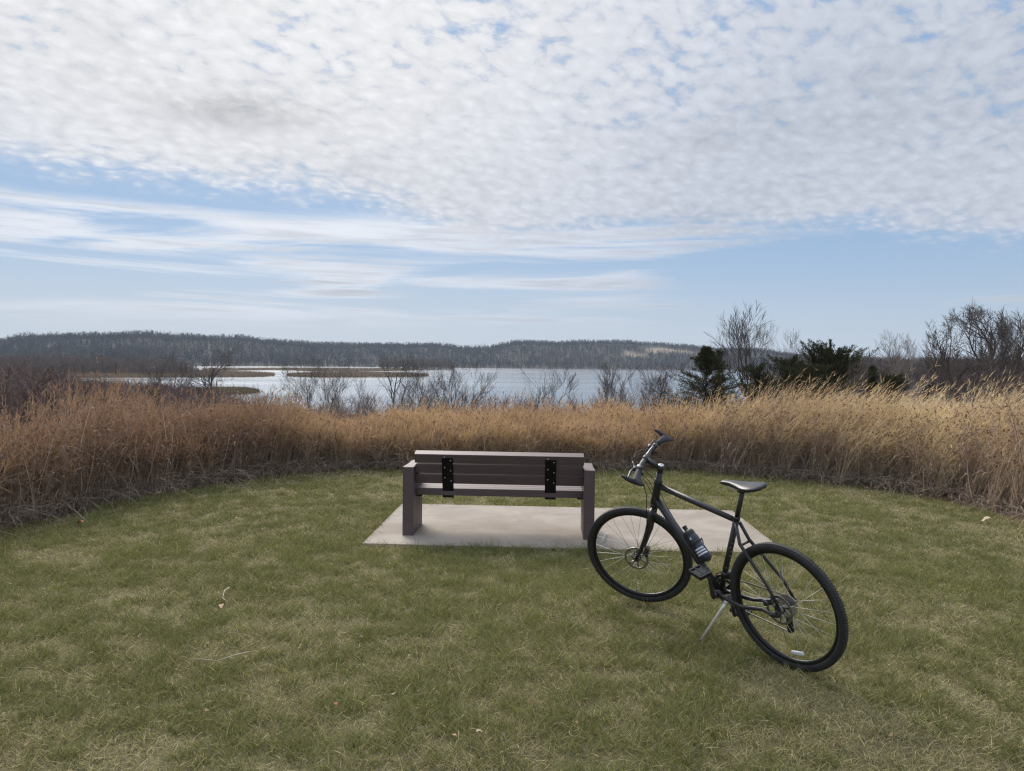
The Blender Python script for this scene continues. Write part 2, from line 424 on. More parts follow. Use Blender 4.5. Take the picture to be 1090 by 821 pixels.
idx = np.arange(nx * ny).reshape(ny, nx)
Q = np.stack([idx[:-1, :-1], idx[:-1, 1:], idx[1:, 1:], idx[1:, :-1]], -1).reshape(-1, 4)
GV = np.stack([XX, YY, ZZ], -1).reshape(-1, 3)
m_ground, nt, b = mat_new('soil_and_thatch'); g = G(nt)
tc = g.n('ShaderNodeTexCoord'); p = tc.outputs['Object']
a = g.n('ShaderNodeAttribute', attribute_name='tint')
n = g.noise(p, 40, 6, 0.7); k = g.lin(n, 0.25, 0.75, 0.55, 1.4)
nt.links.new(g.vadd(a.outputs['Color'], g.xyz(k, k, k), 'MULTIPLY'), b.inputs['Base Color'])
b.inputs['Roughness'].default_value = 0.95; b.inputs['Specular IOR Level'].default_value = 0.1
bp = g.n('ShaderNodeBump'); bp.inputs['Strength'].default_value = 0.8; bp.inputs['Distance'].default_value = 0.02
nt.links.new(n, bp.inputs['Height']); nt.links.new(bp.outputs[0], b.inputs['Normal'])
ground = np_mesh('ground', GV, quads=Q, col=ground_col(XX, YY).reshape(-1, 3), mat=m_ground, smooth=True)
tag(ground, kind='structure')

# ------------------------------------------------------------------ the lake
m_water = bpy.data.materials.new('lake_water'); m_water.use_nodes = True; nt = m_water.node_tree; nt.nodes.clear(); g = G(nt)
tc = g.n('ShaderNodeTexCoord'); p = tc.outputs['Object']
out_ = g.n('ShaderNodeOutputMaterial'); gl = g.n('ShaderNodeBsdfGlossy', distribution='MULTI_GGX'); df = g.n('ShaderNodeBsdfDiffuse'); fr_ = g.n('ShaderNodeFresnel'); mx = g.n('ShaderNodeMixShader')
gl.inputs[0].default_value = (0.90, 0.93, 0.96, 1); df.inputs[0].default_value = (0.05, 0.065, 0.075, 1); fr_.inputs['IOR'].default_value = 1.34
rip = g.noise(g.vadd(p, (0.006, 0.03, 1), 'MULTIPLY'), 1.0, 5, 0.6)
g.put(gl.inputs['Roughness'], g.lin(rip, 0.35, 0.65, 0.13, 0.16))        # wind ripples
bp = g.n('ShaderNodeBump'); bp.inputs['Strength'].default_value = 0.03; bp.inputs['Distance'].default_value = 0.1
nt.links.new(g.noise(g.vadd(p, (0.4, 1.1, 1), 'MULTIPLY'), 1.0, 4, 0.6), bp.inputs['Height']); nt.links.new(bp.outputs[0], gl.inputs['Normal'])
nt.links.new(fr_.outputs[0], mx.inputs[0]); nt.links.new(df.outputs[0], mx.inputs[1]); nt.links.new(gl.outputs[0], mx.inputs[2]); nt.links.new(mx.outputs[0], out_.inputs[0])
wx = np.linspace(-1500, 900, 25); wy = np.linspace(70, 1700, 20)
WX, WY = np.meshgrid(wx, wy); idw = np.arange(WX.size).reshape(WX.shape)
lake = np_mesh('lake_water', np.stack([WX, WY, WX * 0 + WATER], -1).reshape(-1, 3), quads=np.stack([idw[:-1, :-1], idw[:-1, 1:], idw[1:, 1:], idw[1:, :-1]], -1).reshape(-1, 4), mat=m_water)
tag(lake, kind='structure')

# ------------------------------------------------------------------ haze over the valley
m_haze = bpy.data.materials.new('haze_air'); m_haze.use_nodes = True; nt = m_haze.node_tree; nt.nodes.clear()
o_ = nt.nodes.new('ShaderNodeOutputMaterial'); v_ = nt.nodes.new('ShaderNodeVolumePrincipled')
v_.inputs['Color'].default_value = (0.70, 0.84, 1.0, 1); v_.inputs['Density'].default_value = 0.00010; v_.inputs['Anisotropy'].default_value = 0.2
nt.links.new(v_.outputs[0], o_.inputs['Volume'])
hb = MB(); hb.box((0, 1300, 22), (6000, 2900, 90)); haze = hb.build('haze', m_haze); tag(haze, kind='stuff')

# ------------------------------------------------------------------ concrete pad
m_conc, nt, b = mat_new('broom_finished_concrete'); g = G(nt)
tc = g.n('ShaderNodeTexCoord'); p = tc.outputs['Object']
n1 = g.noise(p, 1.6, 6, 0.65, 0.4); n2 = g.noise(p, 55, 5, 0.7); n3 = g.noise(g.vadd(p, (1.0, 9.0, 1), 'MULTIPLY'), 9, 4, 0.6)
c = g.mix(g.step(n1, 0.38, 0.66), (0.235, 0.20, 0.163), (0.315, 0.275, 0.23))
c = g.mix(g.m('MULTIPLY', g.step(n3, 0.55, 0.75), 0.45), c, (0.225, 0.19, 0.155))
c = g.mix(g.m('MULTIPLY', g.step(n2, 0.60, 0.74), 0.4), c, (0.16, 0.135, 0.11))
nt.links.new(c, b.inputs['Base Color']); b.inputs['Roughness'].default_value = 0.85
bp = g.n('ShaderNodeBump'); bp.inputs['Strength'].default_value = 0.4; bp.inputs['Distance'].default_value = 0.003
nt.links.new(n2, bp.inputs['Height']); nt.links.new(bp.outputs[0], b.inputs['Normal'])
SLX, SLY, SLYAW = 0.545, 6.44, -0.0405
pad = MB(); pad.box((0, 0.93, -0.06), (3.70, 1.86, 0.12), bev=0.008)
pad = pad.build('concrete_pad', m_conc); pad.location = (SLX, SLY, GZ + 0.004); pad.rotation_euler = (0, 0, SLYAW); tag(pad, kind='structure')
def on_pad(x, y, grow=0.0):
    c_, s_ = math.cos(-SLYAW), math.sin(-SLYAW)
    u = (x - SLX) * c_ - (y - SLY) * s_; v = (x - SLX) * s_ + (y - SLY) * c_
    return (np.abs(u) < 1.85 + grow) & (v > -grow) & (v < 1.86 + grow)

# ------------------------------------------------------------------ lawn
def lawn():
    m = tinted('lawn_blade', trans=0.38, gloss=0.02)
    parts = []
    def zone(y0, y1, dens, wmul):
        w1 = 0.74 * y1 + 1.2
        n = int((y1 - y0) * 2 * w1 * dens)
        x = (rng.random(n) * 2 - 1) * w1; y = y0 + rng.random(n) * (y1 - y0)
        e = y - y_edge(x)
        keep = (e < 0.15 * rng.random(n) + 0.05) & (np.abs(x) < 0.74 * y + 1.2) & ~on_pad(x, y, -0.025 * rng.random(n) ** 2)
        x, y = x[keep], y[keep]
        # clumps and bare spots
        cl = fnoise(x, y, 0.12, 31, 3); pt = fnoise(x, y, 0.50, 32, 4); pt2 = fnoise(x, y, 2.6, 33, 2)
        keep = rng.random(len(x)) < np.clip(0.35 + 1.1 * cl, 0.2, 1)
        x, y, cl, pt, pt2 = x[keep], y[keep], cl[keep], pt[keep], pt2[keep]
        N = len(x); z = H(x, y) - 0.004
        e = y_edge(x) - y
        green = np.clip((pt - 0.47) * 1.9 + (pt2 - 0.5) * 0.5 + (cl - 0.5) * 2.2 + 0.60 - 0.20 * sst(x, 0.8, 2.2) * sst(y, 6.0, 4.0), 0.14, 0.92)
        green = green * (1 - 0.35 * sst(e, 0.9, 0.1)) * (0.86 + 0.2 * sst(y, 3.5, 8))
        straw = rng.random(N) > green
        lean_a = rng.random(N) * 2 * np.pi + (fnoise(x, y, 0.35, 35, 2) - 0.5) * 5
        lean = np.abs(rng.normal(0, 0.55, N)) + np.where(straw, 0.55, 0.25)
        d = unit(np.stack([np.cos(lean_a) * lean, np.sin(lean_a) * lean, np.ones(N)], 1))
        ba = lean_a + rng.normal(0, 0.9, N)
        bend = np.stack([np.cos(ba), np.sin(ba), -rng.random(N) * 0.8], 1) * (0.12 + 0.45 * rng.random(N))[:, None]
        L = (0.026 + 0.046 * rng.random(N) ** 1.3) * (0.42 + 1.2 * cl) * np.where(straw, 0.92, 1.08) * (0.75 + 0.5 * pt2)
        padn = on_pad(x, y, 0.06); L = np.where(padn, L * 1.5, L)
        W = (0.0022 + 0.0018 * rng.random(N)) * wmul
        v = (0.6 + 0.75 * rng.random(N) ** 1.5)[:, None]
        gcol = np.array([0.212, 0.236, 0.074]) * (1 - rng.random(N)[:, None] * 0.55) + np.array([0.05, 0.035, 0.0]) * rng.random(N)[:, None]
        gcol = gcol * (0.8 + 0.35 * pt2[:, None])
        scol = np.array([0.60, 0.53, 0.26]) * (0.30 + 0.80 * rng.random(N)[:, None]); gr = rng.random(N)[:, None]
        scol = scol * (1 - 0.35 * gr) + np.array([0.30, 0.26, 0.195]) * 0.35 * gr
        c = np.where(straw[:, None], scol, gcol) * v
        tip = np.where((rng.random(N) < 0.3)[:, None], c * 0.5 + scol * 0.5, c * 1.1)
        parts.append(ribbons(np.stack([x, y, z], 1), d, bend, L, W, 3 if y0 < 5 else 2, c, tip))
    # loose dead blades lying in the sward
    n = 26000; x = (rng.random(n) * 2 - 1) * 9; y = 2.2 + 8.5 * rng.random(n) ** 1.3
    keep = (y < y_edge(x)) & (np.abs(x) < 0.74 * y + 1) & ~on_pad(x, y, 0.03) & (fnoise(x, y, 0.5, 37, 3) < 0.35 + 0.4 * rng.random(n)); x, y = x[keep], y[keep]; N = len(x)
    a = rng.random(N) * 2 * np.pi
    c = np.array([0.56, 0.46, 0.27]) * (0.45 + 0.75 * rng.random(N))[:, None]
    parts.append(ribbons(np.stack([x, y, H(x, y) + 0.022 + 0.02 * rng.random(N)], 1), unit(np.stack([np.cos(a), np.sin(a), 0.3 * rng.random(N)], 1)), np.stack([rng.normal(0, 0.3, N), rng.normal(0, 0.3, N), -0.1 - 0.3 * rng.random(N)], 1), 0.03 + 0.06 * rng.random(N), 0.0016 + 0.0008 * rng.random(N) * (y / 4), 3, c, c))
    zone(1.9, 3.2, 13000, 1.0); zone(3.2, 4.6, 16000, 1.0); zone(4.6, 6.6, 11500, 1.1); zone(6.6, 9.0, 6000, 1.5); zone(9.0, 12.5, 3800, 1.9)
    o = blades_object('lawn_grass', parts, m); tag(o, 'short mown lawn of mixed green and straw coloured blades', 'grass', kind='stuff')
lawn()

# ------------------------------------------------------------------ tall prairie grass
def prairie():
    m = tinted('dry_stalk', trans=0.3, gloss=0.015)
    def sample(n, depth, pw=1.6, xlim=13.5, off=0.0):
        x = (rng.random(n) * 2 - 1) * xlim
        e = depth * rng.random(n) ** pw + off
        y = y_edge(x) + e
        k = np.abs(x) < 0.78 * y + 2.5
        return x[k], y[k], e[k]
    def region(x, y):
        px = 545 + x / y * FOC
        right = sst(px, 690, 800); left = sst(px, 420, 200)
        return px, left, right
    # --- clump centres so the stems gather into tussocks
    def stems(n, depth, pw, kind):
        x, y, e = sample(n, depth, pw)
        cxn = np.round(x / 0.33) * 0.33 + (fnoise(np.round(x / 0.33) * 3.1, np.round(y / 0.33) * 1.7, 1.0, 41, 1) - 0.5) * 0.3
        cyn = np.round(y / 0.33) * 0.33 + (fnoise(np.round(x / 0.33) * 2.3, np.round(y / 0.33) * 3.9, 1.0, 42, 1) - 0.5) * 0.3
        pull = 0.55
        bx_, by_ = x * (1 - pull) + cxn * pull, y * (1 - pull) + cyn * pull
        ok = by_ - y_edge(bx_) > -0.10
        x, y, bx_, by_, e = x[ok], y[ok], bx_[ok], by_[ok], e[ok]
        px, left, right = region(x, y)
        h = np.interp(px, [0, 45, 85, 130, 180, 300, 420, 560, 700, 800, 900, 980, 1090], [1.10, 1.12, 1.28, 1.26, 1.02, 0.98, 0.96, 1.0, 1.03, 1.08, 1.16, 1.27, 1.36])
        h = h * (0.48 + 0.72 * fnoise(x, y, 1.5, 43, 2) + 0.32 * fnoise(x, y, 0.4, 45, 2)) * (0.72 + 0.28 * sst(e, 0.0, 0.8))
        return bx_, by_, e, px, left, right, h, np.stack([x - bx_, y - by_], 1)
    parts = []
    # warm grass stems (bluestem-like)
    def grass(n, depth, pw):
        x, y, e, px, left, right, h, sp = stems(n, depth, pw, 0)
        keep = rng.random(len(x)) > 0.45 * left * sst(e, 2.4, 0.4)
        x, y, e, px, left, right, h, sp = (q[keep] for q in (x, y, e, px, left, right, h, sp))
        N = len(x); z = H(x, y) - 0.01
        root = np.stack([x, y, z], 1)
        wind = 0.10 + 0.26 * right + 0.07 * rng.normal(size=N)
        d = unit(np.stack([sp[:, 0] * 1.1 + wind * 0.5 + rng.normal(0, 0.09, N), sp[:, 1] * 1.1 + rng.normal(0, 0.09, N) - 0.05 * sst(e, 0.7, 0), np.ones(N)], 1))
        bend = np.stack([wind * 0.8 + rng.normal(0, 0.08, N), rng.normal(0, 0.09, N) - 0.04, -0.04 - 0.12 * rng.random(N)], 1)
        tallone = rng.random(N) < (0.05 + 0.14 * right)
        L = h * (0.66 + 0.42 * rng.random(N)) * np.where(tallone, 1.18 + 0.14 * rng.random(N), 1.0)
        hue = fnoise(x, y, 1.0, 44, 3)
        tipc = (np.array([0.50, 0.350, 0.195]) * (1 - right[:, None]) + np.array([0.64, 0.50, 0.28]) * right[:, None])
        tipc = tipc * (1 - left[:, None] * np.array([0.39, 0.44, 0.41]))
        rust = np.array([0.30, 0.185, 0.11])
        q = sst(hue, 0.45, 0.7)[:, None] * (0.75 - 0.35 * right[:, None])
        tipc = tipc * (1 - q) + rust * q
        v = (0.65 + 0.65 * rng.random(N))[:, None]
        basec = np.array([0.46, 0.37, 0.285])
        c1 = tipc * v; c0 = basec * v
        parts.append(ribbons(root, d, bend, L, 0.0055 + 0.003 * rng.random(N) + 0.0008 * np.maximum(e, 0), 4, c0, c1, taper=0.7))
        # leaves along the stem
        for rep in range(3):
            t = 0.12 + 0.62 * rng.random(N)
            p = root + d * (L * t)[:, None] + bend * (L * t * t)[:, None]
            a = rng.random(N) * 2 * np.pi
            dl = unit(np.stack([np.cos(a) * 0.55 + 0.10 + 0.15 * right, np.sin(a) * 0.55, 0.75 + 0.5 * rng.random(N)], 1))
            bl = np.stack([np.cos(a) * 0.5 + 0.1, np.sin(a) * 0.5, -0.35 - 0.75 * rng.random(N)], 1)
            cc = (c0 * (1 - t)[:, None] + c1 * t[:, None]) * (0.75 + 0.5 * rng.random(N))[:, None]
            s_ = rng.random(N) < (0.8 if rep == 0 else 0.55)
            parts.append(ribbons(p[s_], dl[s_], bl[s_], (0.15 + 0.22 * rng.random(N))[s_], (0.006 + 0.004 * rng.random(N))[s_], 3, cc[s_], cc[s_] * 1.1))
        # seed heads
        for rep in range(5):
            t = 0.80 + 0.2 * rng.random(N)
            p = root + d * (L * t)[:, None] + bend * (L * t * t)[:, None]
            dl = unit(d + 2 * bend + rng.normal(0, 0.28, (N, 3)))
            cc = tipc * (0.8 + 0.6 * rng.random(N))[:, None]
            parts.append(ribbons(p, dl, rng.normal(0, 0.15, (N, 3)), 0.05 + 0.08 * rng.random(N), 0.006 + 0.004 * rng.random(N), 1, cc, cc * 1.15))
    grass(62000, 3.2, 1.35); grass(26000, 10, 1.0)
    # stout bleached stalks along the front
    x, y, e = sample(5200, 1.1, 1.2, off=-0.05); N = len(x); px, left, right = region(x, y)
    d = unit(np.stack([rng.normal(0.08, 0.24, N), rng.normal(-0.08, 0.2, N), np.ones(N)], 1))
    c = np.array([0.56, 0.46, 0.38]) * (0.5 + 0.6 * rng.random(N))[:, None]
    parts.append(ribbons(np.stack([x, y, H(x, y)], 1), d, rng.normal(0, 0.14, (N, 3)), 0.4 + 0.55 * rng.random(N), 0.006 + 0.005 * rng.random(N), 4, c, c * np.array([1, 0.9, 0.78]), taper=0.6))
    # low collapsed blades at the foot of the stand
    x, y, e = sample(46000, 1.4, 1.2, off=-0.12); N = len(x)
    px, left, right = region(x, y)
    a = rng.random(N) * 2 * np.pi
    d = unit(np.stack([np.cos(a), np.sin(a) - 0.25, 0.2 + 0.9 * rng.random(N)], 1))
    bend = np.stack([rng.normal(0, 0.3, N), rng.normal(0, 0.3, N) - 0.1, -0.3 - 0.6 * rng.random(N)], 1)
    c = np.array([0.42, 0.335, 0.255]) * (0.4 + 0.8 * rng.random(N))[:, None]
    parts.append(ribbons(np.stack([x, y, H(x, y) + 0.02 + 0.12 * rng.random(N)], 1), d, bend, 0.2 + 0.45 * rng.random(N) * (0.6 + 0.5 * left), 0.004 + 0.005 * rng.random(N), 4, c, c * 1.15))
    o = blades_object('prairie_grass', parts, m); tag(o, 'tall dry tan and rust prairie grass around the lawn', 'grass', kind='stuff')
    # --- dead forbs: stiff branching stalks with dark seed clusters and shrivelled leaves
    parts = []
    x, y, e, px, left, right, h, sp = stems(21000, 3.4, 1.3, 1)
    keep = rng.random(len(x)) < np.clip(0.28 + 0.75 * left + 0.15 * right, 0, 1)
    x, y, e, px, left, right, h, sp = (q[keep] for q in (x, y, e, px, left, right, h, sp))
    N = len(x); root = np.stack([x, y, H(x, y)], 1)
    d = unit(np.stack([rng.normal(0.03, 0.16, N), rng.normal(-0.04, 0.16, N), np.ones(N)], 1))
    bend = rng.normal(0, 0.08, (N, 3)); L = h * (0.60 + 0.42 * rng.random(N))
    c = np.array([0.31, 0.235, 0.195]) * (0.5 + 0.8 * rng.random(N))[:, None]
    parts.append(ribbons(root, d, bend, L, 0.006 + 0.004 * rng.random(N), 3, c, c, taper=0.5))
    for rep in range(6):
        t = 0.35 + 0.62 * rng.random(N); p = root + d * (L * t)[:, None] + bend * (L * t * t)[:, None]
        a = rng.random(N) * 2 * np.pi
        dl = unit(np.stack([np.cos(a) * 0.6, np.sin(a) * 0.6, 0.8 * np.ones(N)], 1)); Lb = 0.10 + 0.16 * rng.random(N)
        bl = rng.normal(0, 0.2, (N, 3))
        parts.append(ribbons(p, dl, bl, Lb, 0.004, 2, c, c))
        tip = p + (dl + bl) * Lb[:, None]
        for r2 in range(2):                                             # seed cluster
            cc = np.array([0.25, 0.15, 0.095]) * (0.5 + 0.9 * rng.random(N))[:, None]
            parts.append(ribbons(tip + rng.normal(0, 0.008, (N, 3)), unit(rng.normal(0, 1, (N, 3))), rng.normal(0, 0.3, (N, 3)), 0.022 + 0.025 * rng.random(N), 0.014 + 0.010 * rng.random(N), 2, cc, cc, taper=0.4))
    for rep in range(5):                                                # shrivelled leaves
        t = 0.1 + 0.75 * rng.random(N); p = root + d * (L * t)[:, None] + bend * (L * t * t)[:, None]
        a = rng.random(N) * 2 * np.pi
        dl = unit(np.stack([np.cos(a), np.sin(a), 0.3 * rng.normal(size=N)], 1))
        bl = np.stack([np.cos(a) * -0.3, np.sin(a) * -0.3, -0.9 * rng.random(N)], 1)
        cc = np.array([0.36, 0.27, 0.205]) * (0.5 + 0.9 * rng.random(N))[:, None]
        parts.append(ribbons(p, dl, bl, 0.06 + 0.10 * rng.random(N), 0.008 + 0.010 * rng.random(N), 3, cc, cc * 1.1, taper=0.5))
    o = blades_object('dead_wildflowers', parts, m); tag(o, 'brown dead wildflower stalks with seed clusters among the tall grass', 'dead plants', kind='stuff')
    # fallen leaves and litter along the foot of the stand
    x, y, e = sample(2600, 0.7, 1.0, off=-0.35); N = len(x)
    keep = rng.random(N) < 0.25 + 0.75 * sst(545 + x / y * FOC, 850, 1000); x, y = x[keep], y[keep]
    xl = (rng.random(420) * 2 - 1) * 7; yl = 2.4 + 8 * rng.random(420); ok = (yl < y_edge(xl) - 0.2) & ~on_pad(xl, yl, 0.0)      # a few blown out over the lawn
    x, y = np.concatenate([x, xl[ok]]), np.concatenate([y, yl[ok]]); N = len(x)
    c = np.array([0.36, 0.23, 0.14]) * (0.5 + 0.8 * rng.random(N))[:, None]
    a = rng.random(N) * 2 * np.pi
    d = unit(np.stack([np.cos(a), np.sin(a), 0.4 * rng.random(N)], 1))
    o = blades_object('leaf_litter', [ribbons(np.stack([x, y, H(x, y) + 0.028], 1), d, np.stack([0 * x, 0 * x, 0.3 * rng.random(N)], 1), (0.03 + 0.05 * rng.random(N)) * np.where(y_edge(x) - y > 0.4, 0.45, 1), (0.018 + 0.028 * rng.random(N)) * np.where(y_edge(x) - y > 0.4, 0.45, 1), 3, c, c, taper=0.6)], m)
    tag(o, 'brown leaf litter along the foot of the tall grass', 'leaf litter', kind='stuff')
prairie()

# ------------------------------------------------------------------ trees
bark = simple('grey_brown_bark', (0.085, 0.068, 0.06), 0.9, var=0.35, scale=8, spec=0.1)
twig_m = simple('twig_bark', (0.092, 0.080, 0.074), 0.9, var=0.25, scale=3, spec=0.1)
pale_twig = simple('pale_twig_bark', (0.20, 0.175, 0.155), 0.9, var=0.25, scale=3, spec=0.1)
def seg_tubes(segs, k):
    """segments (p0, p1, r0, r1) -> tapered k sided prisms, vectorised"""
    A = np.array([s[0] for s in segs]); B = np.array([s[1] for s in segs]); r0 = np.array([s[2] for s in segs]); r1 = np.array([s[3] for s in segs])
    t = unit(B - A); ref = np.where((np.abs(t[:, 2]) > 0.9)[:, None], np.array([1.0, 0, 0]), np.array([0, 0, 1.0]))
    u = unit(np.cross(t, ref)); w = np.cross(t, u); n = len(A); V = np.zeros((n, 2 * k, 3))
    for j in range(k):
        an = 2 * np.pi * j / k; o = u * math.cos(an) + w * math.sin(an)
        V[:, j] = A + o * r0[:, None]; V[:, k + j] = B + o * r1[:, None]
    f = np.array([(j, (j + 1) % k, k + (j + 1) % k, k + j) for j in range(k)])
    return V.reshape(-1, 3), (np.arange(n)[:, None, None] * 2 * k + f[None]).reshape(-1, 4)
def skeleton(rnd, h, stems=1, spread=0.5, levels=4, r=0.09, dens=1.0, lean=(0, 0), twist=0.14, first=0.3, rmin=0.011):
    T, B = [], []
    def grow(p, d, L, rad, lev):
        n = 5 if lev < 2 else 3
        pts = [p]; dd = d.copy()
        for i in range(n):
            dd = (dd + Vector((rnd.gauss(0, twist), rnd.gauss(0, twist), rnd.gauss(0, twist * 0.6) + (0.10 if lev else 0.05)))).normalized()
            pts.append(pts[-1] + dd * (L / n))
        for i in range(n):
            ra = rad * (1 - 0.75 * i / n); rb = rad * (1 - 0.75 * (i + 1) / n)
            (T if lev == 0 else B).append((pts[i], pts[i + 1], ra, rb))
        if lev >= levels: return
        nc = int(round((7 if lev == 0 else 5 if lev == 1 else 4) * dens + rnd.random()))
        for c in range(nc):
            t = (first if lev == 0 else 0.2) + (1 - (first if lev == 0 else 0.2)) * (c + rnd.random() * 0.9) / nc
            t = min(t, 0.98); i = min(int(t * n), n - 1); q = pts[i].lerp(pts[i + 1], t * n - i)
            ax = (pts[i + 1] - pts[i]).normalized(); o = ax.orthogonal(); o.rotate(Matrix.Rotation(rnd.random() * 6.283, 3, ax))
            ang = spread * (0.7 + 0.6 * rnd.random())
            nd = (ax * math.cos(ang) + o.normalized() * math.sin(ang)).normalized()
            grow(q, nd, L * (0.62 - 0.28 * (t - 0.3)) * (0.75 + 0.4 * rnd.random()) * (1 if lev else 0.95), max(rad * (1 - 0.7 * t) * 0.66, rmin), lev + 1)
    for s in range(stems):
        a = rnd.random() * 6.283; tl = 0.0 if stems == 1 else 0.25 + 0.3 * rnd.random()
        d = Vector((lean[0] + math.cos(a) * tl, lean[1] + math.sin(a) * tl, 1)).normalized()
        grow(Vector((rnd.gauss(0, 0.1) * (stems > 1), rnd.gauss(0, 0.1) * (stems > 1), -0.15)), d, h * (0.72 if stems == 1 else 0.62 + 0.2 * rnd.random()), r * (1 if stems == 1 else 0.7), 0)
    zz = sorted(s[1].z for s in T + B); k = h / zz[int(len(zz) * 0.975)]
    sc = lambda S_: [(s[0] * k, s[1] * k, s[2], s[3]) for s in S_]
    return sc(T), sc(B)
LK = 'bare saplings in front of the lake'
def bare_tree(name, px, top, Y, label, group, seed, cat='tree', **kw):
    mt = kw.pop('mat', twig_m); tm = kw.pop('tmat', bark)
    top = top - 4 if group == LK else top
    q = at(px, top, Y); gz = float(H(q.x, q.y)); h = max(q.z - gz, 1.0); kw['r'] = kw.get('r', 0.09) * 1.2; kw.setdefault('rmin', 0.00012 * Y)
    rnd = random.Random(seed); T, B = skeleton(rnd, h, **kw)
    hi = [s_[1].x for s_ in B + T if s_[1].z > h * 0.88]; sx = sum(hi) / max(len(hi), 1)
    root = empty(name, (q.x - sx, q.y, gz)); tag(root, label, cat, group)
    V, F = seg_tubes(T, 6); np_mesh('trunk', V, quads=F, mat=tm, parent=root, smooth=True)
    V, F = seg_tubes(B, 3); np_mesh('branches', V, quads=F, mat=mt, parent=root, smooth=True)
    return root

bare_tree('bare_tree', 236, 370, 95, 'broad bare tree with a thick trunk beside the small marsh island', 'bare trees on the left slope', 3, spread=0.75, r=0.24, levels=4, dens=1.1, first=0.22)
bare_tree('bare_tree', 196, 379, 100, 'bare tree with tangled twigs, just left of the broad tree by the island', 'bare trees on the left slope', 4, spread=0.7, r=0.14, levels=4, stems=2)
bare_tree('bare_tree', 172, 382, 105, 'slanting bare tree before the left end of the water', 'bare trees on the left slope', 44, spread=0.6, r=0.13, levels=4, lean=(0.25, 0))
bare_tree('bare_shrub', 331, 383, 70, 'many stemmed bare shrub standing before the reed bed', LK, 5, cat='shrub', spread=0.5, r=0.06, stems=5, levels=3)
bare_tree('bare_shrub', 300, 394, 68, 'thin bare shrub leaning left of the many stemmed shrub', LK, 6, cat='shrub', spread=0.5, r=0.05, stems=3, levels=3, lean=(-0.2, 0))
bare_tree('bare_shrub', 358, 396, 66, 'fine twigged bare shrub right of the many stemmed shrub', LK, 7, cat='shrub', spread=0.5, r=0.04, stems=3, levels=3)
bare_tree('bare_shrub', 388, 400, 64, 'bare shrub with two stems splaying left, before the tapering reed bed', LK, 8, cat='shrub', spread=0.5, r=0.05, stems=2, levels=3, lean=(-0.3, 0))
bare_tree('dead_tree', 424, 374, 60, 'dead tree with a stout broken limb over the lake', LK, 9, spread=0.65, r=0.10, levels=3, dens=0.8)
bare_tree('bare_tree', 446, 391, 62, 'bare tree just right of the dead tree with the broken limb', LK, 10, spread=0.6, r=0.07, levels=4, stems=2)
bare_tree('bare_tree', 468, 396, 58, 'dark forking bare tree above the left half of the bench', LK, 11, spread=0.55, r=0.08, levels=3, stems=2)
bare_tree('bare_tree', 484, 391, 60, 'bare tree with fine upright twigs above the bench bracket', LK, 12, spread=0.5, r=0.06, levels=4)
bare_tree('bare_tree', 512, 392, 56, 'bare tree leaning far right over the open water', LK, 13, spread=0.5, r=0.06, levels=4, lean=(0.5, 0))
bare_tree('bare_tree', 572, 392, 55, 'slim single trunk sapling alone before the open water', LK, 14, spread=0.6, r=0.05, levels=3)
bare_tree('bare_tree', 603, 396, 57, 'small dense sapling right of the slim single trunk sapling', LK, 15, spread=0.4, r=0.04, levels=4)
bare_tree('bare_tree', 646, 393, 52, 'upright sapling, taller left one of a close pair', LK, 16, spread=0.42, r=0.05, levels=4)
bare_tree('bare_tree', 659, 396, 53, 'thinner right sapling of a close pair before the lake', LK, 17, spread=0.4, r=0.04, levels=4)
bare_tree('bare_tree', 675, 397, 52, 'leaning sapling between the close pair and the forked sapling', LK, 18, spread=0.5, r=0.04, levels=3, lean=(0.15, 0))
bare_tree('bare_tree', 690, 395, 50, 'crooked sapling second to the left of the cedar', LK, 19, spread=0.5, r=0.045, levels=4, lean=(-0.1, 0))
bare_tree('bare_tree', 712, 393, 50, 'forked sapling with spreading twigs next to the cedar', LK, 20, spread=0.6, r=0.05, levels=4, stems=2)
RG = 'bare trees on the right'
bare_tree('bare_tree', 788, 331, 46, 'tall slender bare tree rising above the cedars against the sky', RG, 21, spread=0.46, r=0.10, levels=4, dens=1.12, rmin=0.010, first=0.35, twist=0.09)
bare_tree('bare_tree', 822, 347, 47, 'bare tree between the tall slender one and the big cedar', RG, 22, spread=0.5, r=0.06, levels=4, stems=2)
bare_tree('bare_tree', 843, 348, 47, 'spreading bare tree leaning right, close to the big cedar', RG, 23, spread=0.55, r=0.06, levels=4, lean=(0.25, 0))
bare_tree('bare_tree', 950, 354, 62, 'pale thin bare tree right of the small spruce', RG, 24, spread=0.45, r=0.06, levels=4, mat=pale_twig)
bare_tree('bare_tree', 980, 356, 66, 'low bushy bare tree between the pale thin one and the dark trunk', RG, 25, spread=0.6, r=0.08, levels=4, mat=pale_twig)
bare_tree('bare_tree', 1012, 338, 60, 'bare tree with a dark straight trunk and a low right limb', RG, 26, spread=0.68, r=0.22, levels=4, dens=1.1, rmin=0.016)
bare_tree('bare_tree', 1050, 325, 64, 'large wide bare tree with heavy forking limbs near the right edge', RG, 27, spread=0.72, r=0.28, levels=4, dens=1.2, rmin=0.017, first=0.2)
bare_tree('bare_tree', 1074, 333, 70, 'fine twigged bare tree behind the large wide one', RG, 28, spread=0.5, r=0.13, levels=4, dens=1.1, rmin=0.015)
bare_tree('bare_tree', 1100, 330, 66, 'bare tree cut off by the right edge of the photo', RG, 29, spread=0.6, r=0.19, levels=4, dens=1.15, rmin=0.016)

